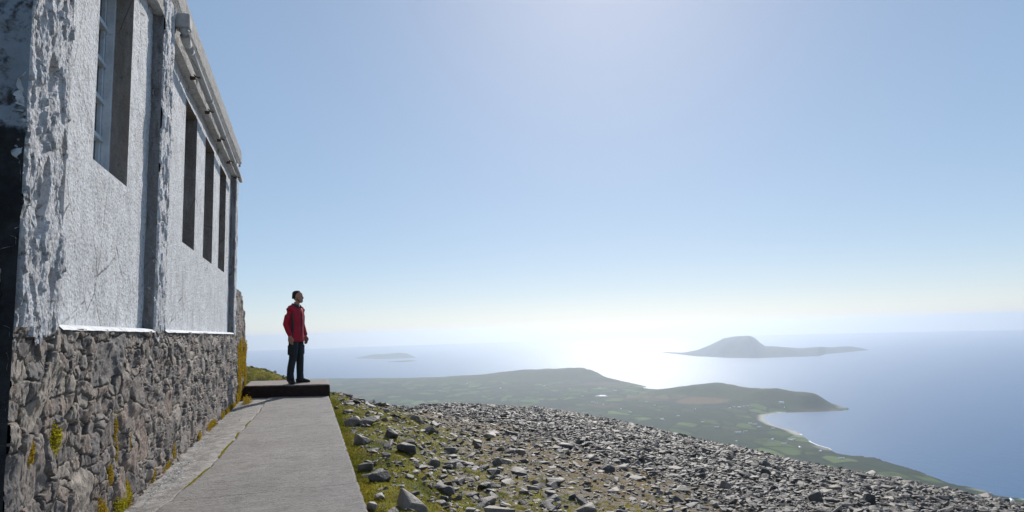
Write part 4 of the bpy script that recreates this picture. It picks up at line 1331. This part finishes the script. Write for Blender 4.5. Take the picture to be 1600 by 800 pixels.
# torso core, neck, limbs (under the clothes)
tube(bm, [(0, 0, .86), (0, 0, 1.0), (0, 0, 1.2), (-.01, 0, 1.36), (-.01, 0, 1.46)], [(.09, .14), (.09, .13), (.09, .14), (.09, .15), (.05, .10)], 16, flat=(0, 0, 1))
tube(bm, [(-.01, 0, 1.42), (.0, 0, 1.50), (.015, 0, 1.58)], [(.062, .064), (.056, .058), (.056, .056)], 14, flat=(0, 0, 1))
for s in (-1, 1):
    tube(bm, [SH[s] + Vector((0, -s * .03, 0)), EL[s], WR[s], WR[s] + (WR[s] - EL[s]) * .05], [.045, .036, .026, .026], 10)
    tube(bm, [(0, s * .088, .9), (.010, s * .10, .5), (FT0[s][0] - .008, FT0[s][1], .18), (FT0[s][0], FT0[s][1], .07)], [.07, .045, .036, .034], 10, ref=Vector((1, 0, 0)))
    hand(bm, WR[s], s)
# head: stacked rings (z, centre x, half length, half width)
rings = [(1.555, .045, .040, .040), (1.572, .048, .058, .050), (1.595, .038, .074, .058), (1.62, .024, .086, .066), (1.65, .012, .094, .072), (1.68, .006, .098, .075),
         (1.71, .002, .099, .077), (1.74, -.001, .095, .075), (1.765, -.003, .082, .066), (1.785, -.004, .058, .048), (1.795, -.004, .025, .022)]
bmh = bmesh.new()
tube(bmh, [(c, 0, z) for z, c, a, b in rings], [(a, b) for z, c, a, b in rings], 22, flat=(0, 0, 1))
tube(bmh, [(.096, 0, 1.69), (.108, 0, 1.665), (.120, 0, 1.648), (.104, 0, 1.635)], [(.010, .008), (.013, .010), (.014, .015), (.008, .012)], 10, flat=(0, 0, 1))   # nose
tube(bmh, [(.085, -.035, 1.702), (.097, 0, 1.704), (.085, .035, 1.702)], [.009, .010, .009], 8)      # brow
tube(bmh, [(.088, -.022, 1.617), (.102, 0, 1.618), (.088, .022, 1.617)], [.008, .009, .008], 8)      # lips
tube(bmh, [(.078, -.02, 1.578), (.090, 0, 1.577), (.078, .02, 1.578)], [.014, .016, .014], 8)        # chin
for s in (-1, 1):
    tube(bmh, [(-.005, s * .076, 1.635), (.004, s * .083, 1.655), (-.004, s * .086, 1.68), (-.014, s * .080, 1.692)], [(.008, .006), (.014, .007), (.017, .008), (.010, .006)], 8, flat=(0, 0, 1))
for v in bmh.verts: v.co = hp(v.co)
tmp = bpy.data.meshes.new('tmp'); bmh.to_mesh(tmp); bmh.free(); bm.from_mesh(tmp)
person = bm_obj('person', bm, skin, None, True); remesh(person, .0058, 2, .4)
ROT = math.radians(-33)
person.scale = (.955, .955, .975)
person.location = MAN; person.rotation_euler = (0, 0, ROT)
tag(person, 'man in a red jacket and dark trousers standing on the slab looking out to sea', 'person')
def child(name, bm, mat, vox=0, it=4):
    me = bpy.data.meshes.new(name); bmesh.ops.recalc_face_normals(bm, faces=bm.faces); bm.to_mesh(me); bm.free()
    for p in me.polygons: p.use_smooth = True
    o = bpy.data.objects.new(name, me); COL.objects.link(o); me.materials.append(mat); o.parent = person
    if vox: remesh(o, vox, it)
    return o
# hair, beard, eyes
bm = bmesh.new()
hr = [(1.64, -.050, .050, .060), (1.67, -.042, .060, .074), (1.70, -.034, .067, .077), (1.725, -.026, .074, .0785), (1.75, -.014, .084, .0765), (1.772, -.009, .078, .067), (1.790, -.006, .056, .047), (1.799, -.005, .024, .020)]
tube(bm, [(c, 0, z) for z, c, a, b in hr], [(a, b) for z, c, a, b in hr], 24, flat=(0, 0, 1))
for v in bm.verts: v.co = hp(v.co + Vector([.003 * float(noise(v.co.x * 60, v.co.y * 60, v.co.z * 60, 2))] * 3))
child('hair', bm, hairm)
bm = bmesh.new()
for s in (-1, 1):
    tube(bm, [(.000, s * .066, 1.650), (.018, s * .062, 1.620), (.042, s * .050, 1.590), (.074, s * .028, 1.573), (.090, 0, 1.571)], [.008, .011, .013, .014, .014], 10)
tube(bm, [(.086, -.026, 1.602), (.098, -.016, 1.629), (.105, 0, 1.631), (.098, .016, 1.629), (.086, .026, 1.602)], [.0055] * 5, 8)
for v in bm.verts: v.co = hp(v.co)
child('beard', bm, hairm, .005, 3)
for s in (-1, 1):
    bm = bmesh.new(); bmesh.ops.create_uvsphere(bm, u_segments=12, v_segments=8, radius=.011)
    for v in bm.verts: v.co = hp(v.co + Vector((.083, s * .031, 1.683)))
    child('eye', bm, shoe)
# jacket
bm = bmesh.new()
tube(bm, [(.005, 0, .795), (.005, 0, .83), (.0, 0, .95), (-.002, 0, 1.08), (-.005, 0, 1.22), (-.012, 0, 1.34), (-.015, 0, 1.42), (-.012, 0, 1.465), (-.008, 0, 1.50)],
     [(.128, .192), (.134, .196), (.130, .186), (.124, .178), (.130, .192), (.128, .205), (.110, .190), (.086, .135), (.068, .075)], 28, flat=(0, 0, 1))
for s in (-1, 1):
    tube(bm, [SH[s] + Vector((0, -s * .05, .005)), SH[s] + Vector((0, s * .012, -.02)), SH[s].lerp(EL[s], .45), EL[s], EL[s].lerp(WR[s], .5), WR[s] + Vector((-.002, 0, .02))],
         [.068, .074, .069, .060, .054, .044], 14)
    tube(bm, [SH[s] + Vector((-.0, -s * .10, .055)), SH[s] + Vector((0, 0, .015))], [.045, .06], 12)
jk = child('jacket', bm, red, .011, 5)
# hood bunched round the neck and collar
bm = bmesh.new()
for k, (rr_, zz_, th) in enumerate(((.078, 1.492, .026), (.070, 1.52, .018))):
    tube(bm, [(.005 + (rr_ + (.012 if math.cos(a) < 0 else 0)) * math.cos(a), rr_ * .98 * math.sin(a), zz_ - .020 * math.cos(a) + (0.0 if k else .0)) for a in np.linspace(.45, 2 * math.pi - .45, 22)], [th] * 22, 10)
tube(bm, [(-.095, -.07, 1.47), (-.12, 0, 1.44), (-.095, .07, 1.47)], [.030, .040, .030], 10)
co = child('collar', bm, dark, .008, 4)
# charcoal side panels and underarm strip, zip
bm = bmesh.new()
for s in (-1, 1):
    tube(bm, [(.036, s * .200, 1.36), (.038, s * .1895, 1.25), (.040, s * .178, 1.12), (.040, s * .180, .98), (.036, s * .186, .90)], [(.016, .010), (.026, .014), (.030, .014), (.026, .012), (.010, .010)], 10, flat=(0, 0, 1))
child('side_panel', bm, dark, .007, 3)
bm = bmesh.new()
tube(bm, [(.133, 0, .81), (.131, .0, .95), (.124, 0, 1.08), (.131, 0, 1.22), (.124, 0, 1.36), (.095, 0, 1.45)], [(.007, .006)] * 6, 8, flat=(0, 0, 1))
child('zip', bm, dark)
bm = bmesh.new(); tube(bm, [(.058, -.025, 1.50), (.070, 0, 1.488), (.058, .025, 1.50)], [.012] * 3, 8); child('shirt', bm, M['fillet'])
# trousers with cargo pockets
FT = {-1: (Vector((-.035, -.115, 0)), math.radians(-38)), 1: (Vector((.03, .115, 0)), math.radians(28))}
bm = bmesh.new()
tube(bm, [(0, 0, .93), (0, 0, .86), (0, 0, .80)], [(.105, .150), (.115, .165), (.108, .165)], 24, flat=(0, 0, 1))
for s in (-1, 1):
    a = FT[s][0]
    tube(bm, [(0, s * .085, .88), (.004, s * .092, .76), (.012, s * .098, .62), (.014 + a.x * .4, s * .102, .48), (a.x * .8 - .004, s * .110, .32), (a.x - .01, a.y, .18), (a.x - .004, a.y, .09), (a.x + .004, a.y, .045)],
         [(.095, .088), (.096, .090), (.086, .080), (.076, .070), (.074, .066), (.070, .062), (.074, .066), (.078, .070)], 18, flat=(0, 0, 1))
tube(bm, [(.05, -.115, .10), (-.01, -.17, .125), (-.07, -.12, .10)], [.014] * 3, 8)
tr = child('trousers', bm, trs, .010, 4)
for s in (-1, 1):
    bm = bmesh.new(); box(bm, (-.065, s * .172 - .02, .55), (.075, s * .172 + .022, .74))
    p = child('pocket', bm, trs); md = p.modifiers.new('bevel', 'BEVEL'); md.width = .015; md.segments = 3
    p.parent = person
# shoes
for s in (-1, 1):
    a, ya = FT[s]
    bm = bmesh.new()
    tube(bm, [(-.085, 0, .045), (-.06, 0, .05), (0, 0, .058), (.06, 0, .048), (.12, 0, .038), (.165, 0, .032), (.185, 0, .028)],
         [(.030, .028), (.046, .038), (.056, .042), (.046, .045), (.036, .048), (.028, .040), (.015, .022)], 14)
    tube(bm, [(-.03, 0, .05), (-.025, 0, .12)], [(.045, .040), (.045, .042)], 12, flat=(0, 0, 1))
    tube(bm, [(-.095, 0, .012), (-.05, 0, .012), (.06, 0, .012), (.13, 0, .012), (.19, 0, .014)], [(.010, .028), (.013, .042), (.013, .048), (.013, .050), (.010, .022)], 12)
    Rz = Matrix.Rotation(ya, 4, 'Z')
    for v in bm.verts: v.co = Rz @ v.co + a; v.co.z = max(v.co.z, 0)
    child('shoe', bm, shoe, .007, 2)
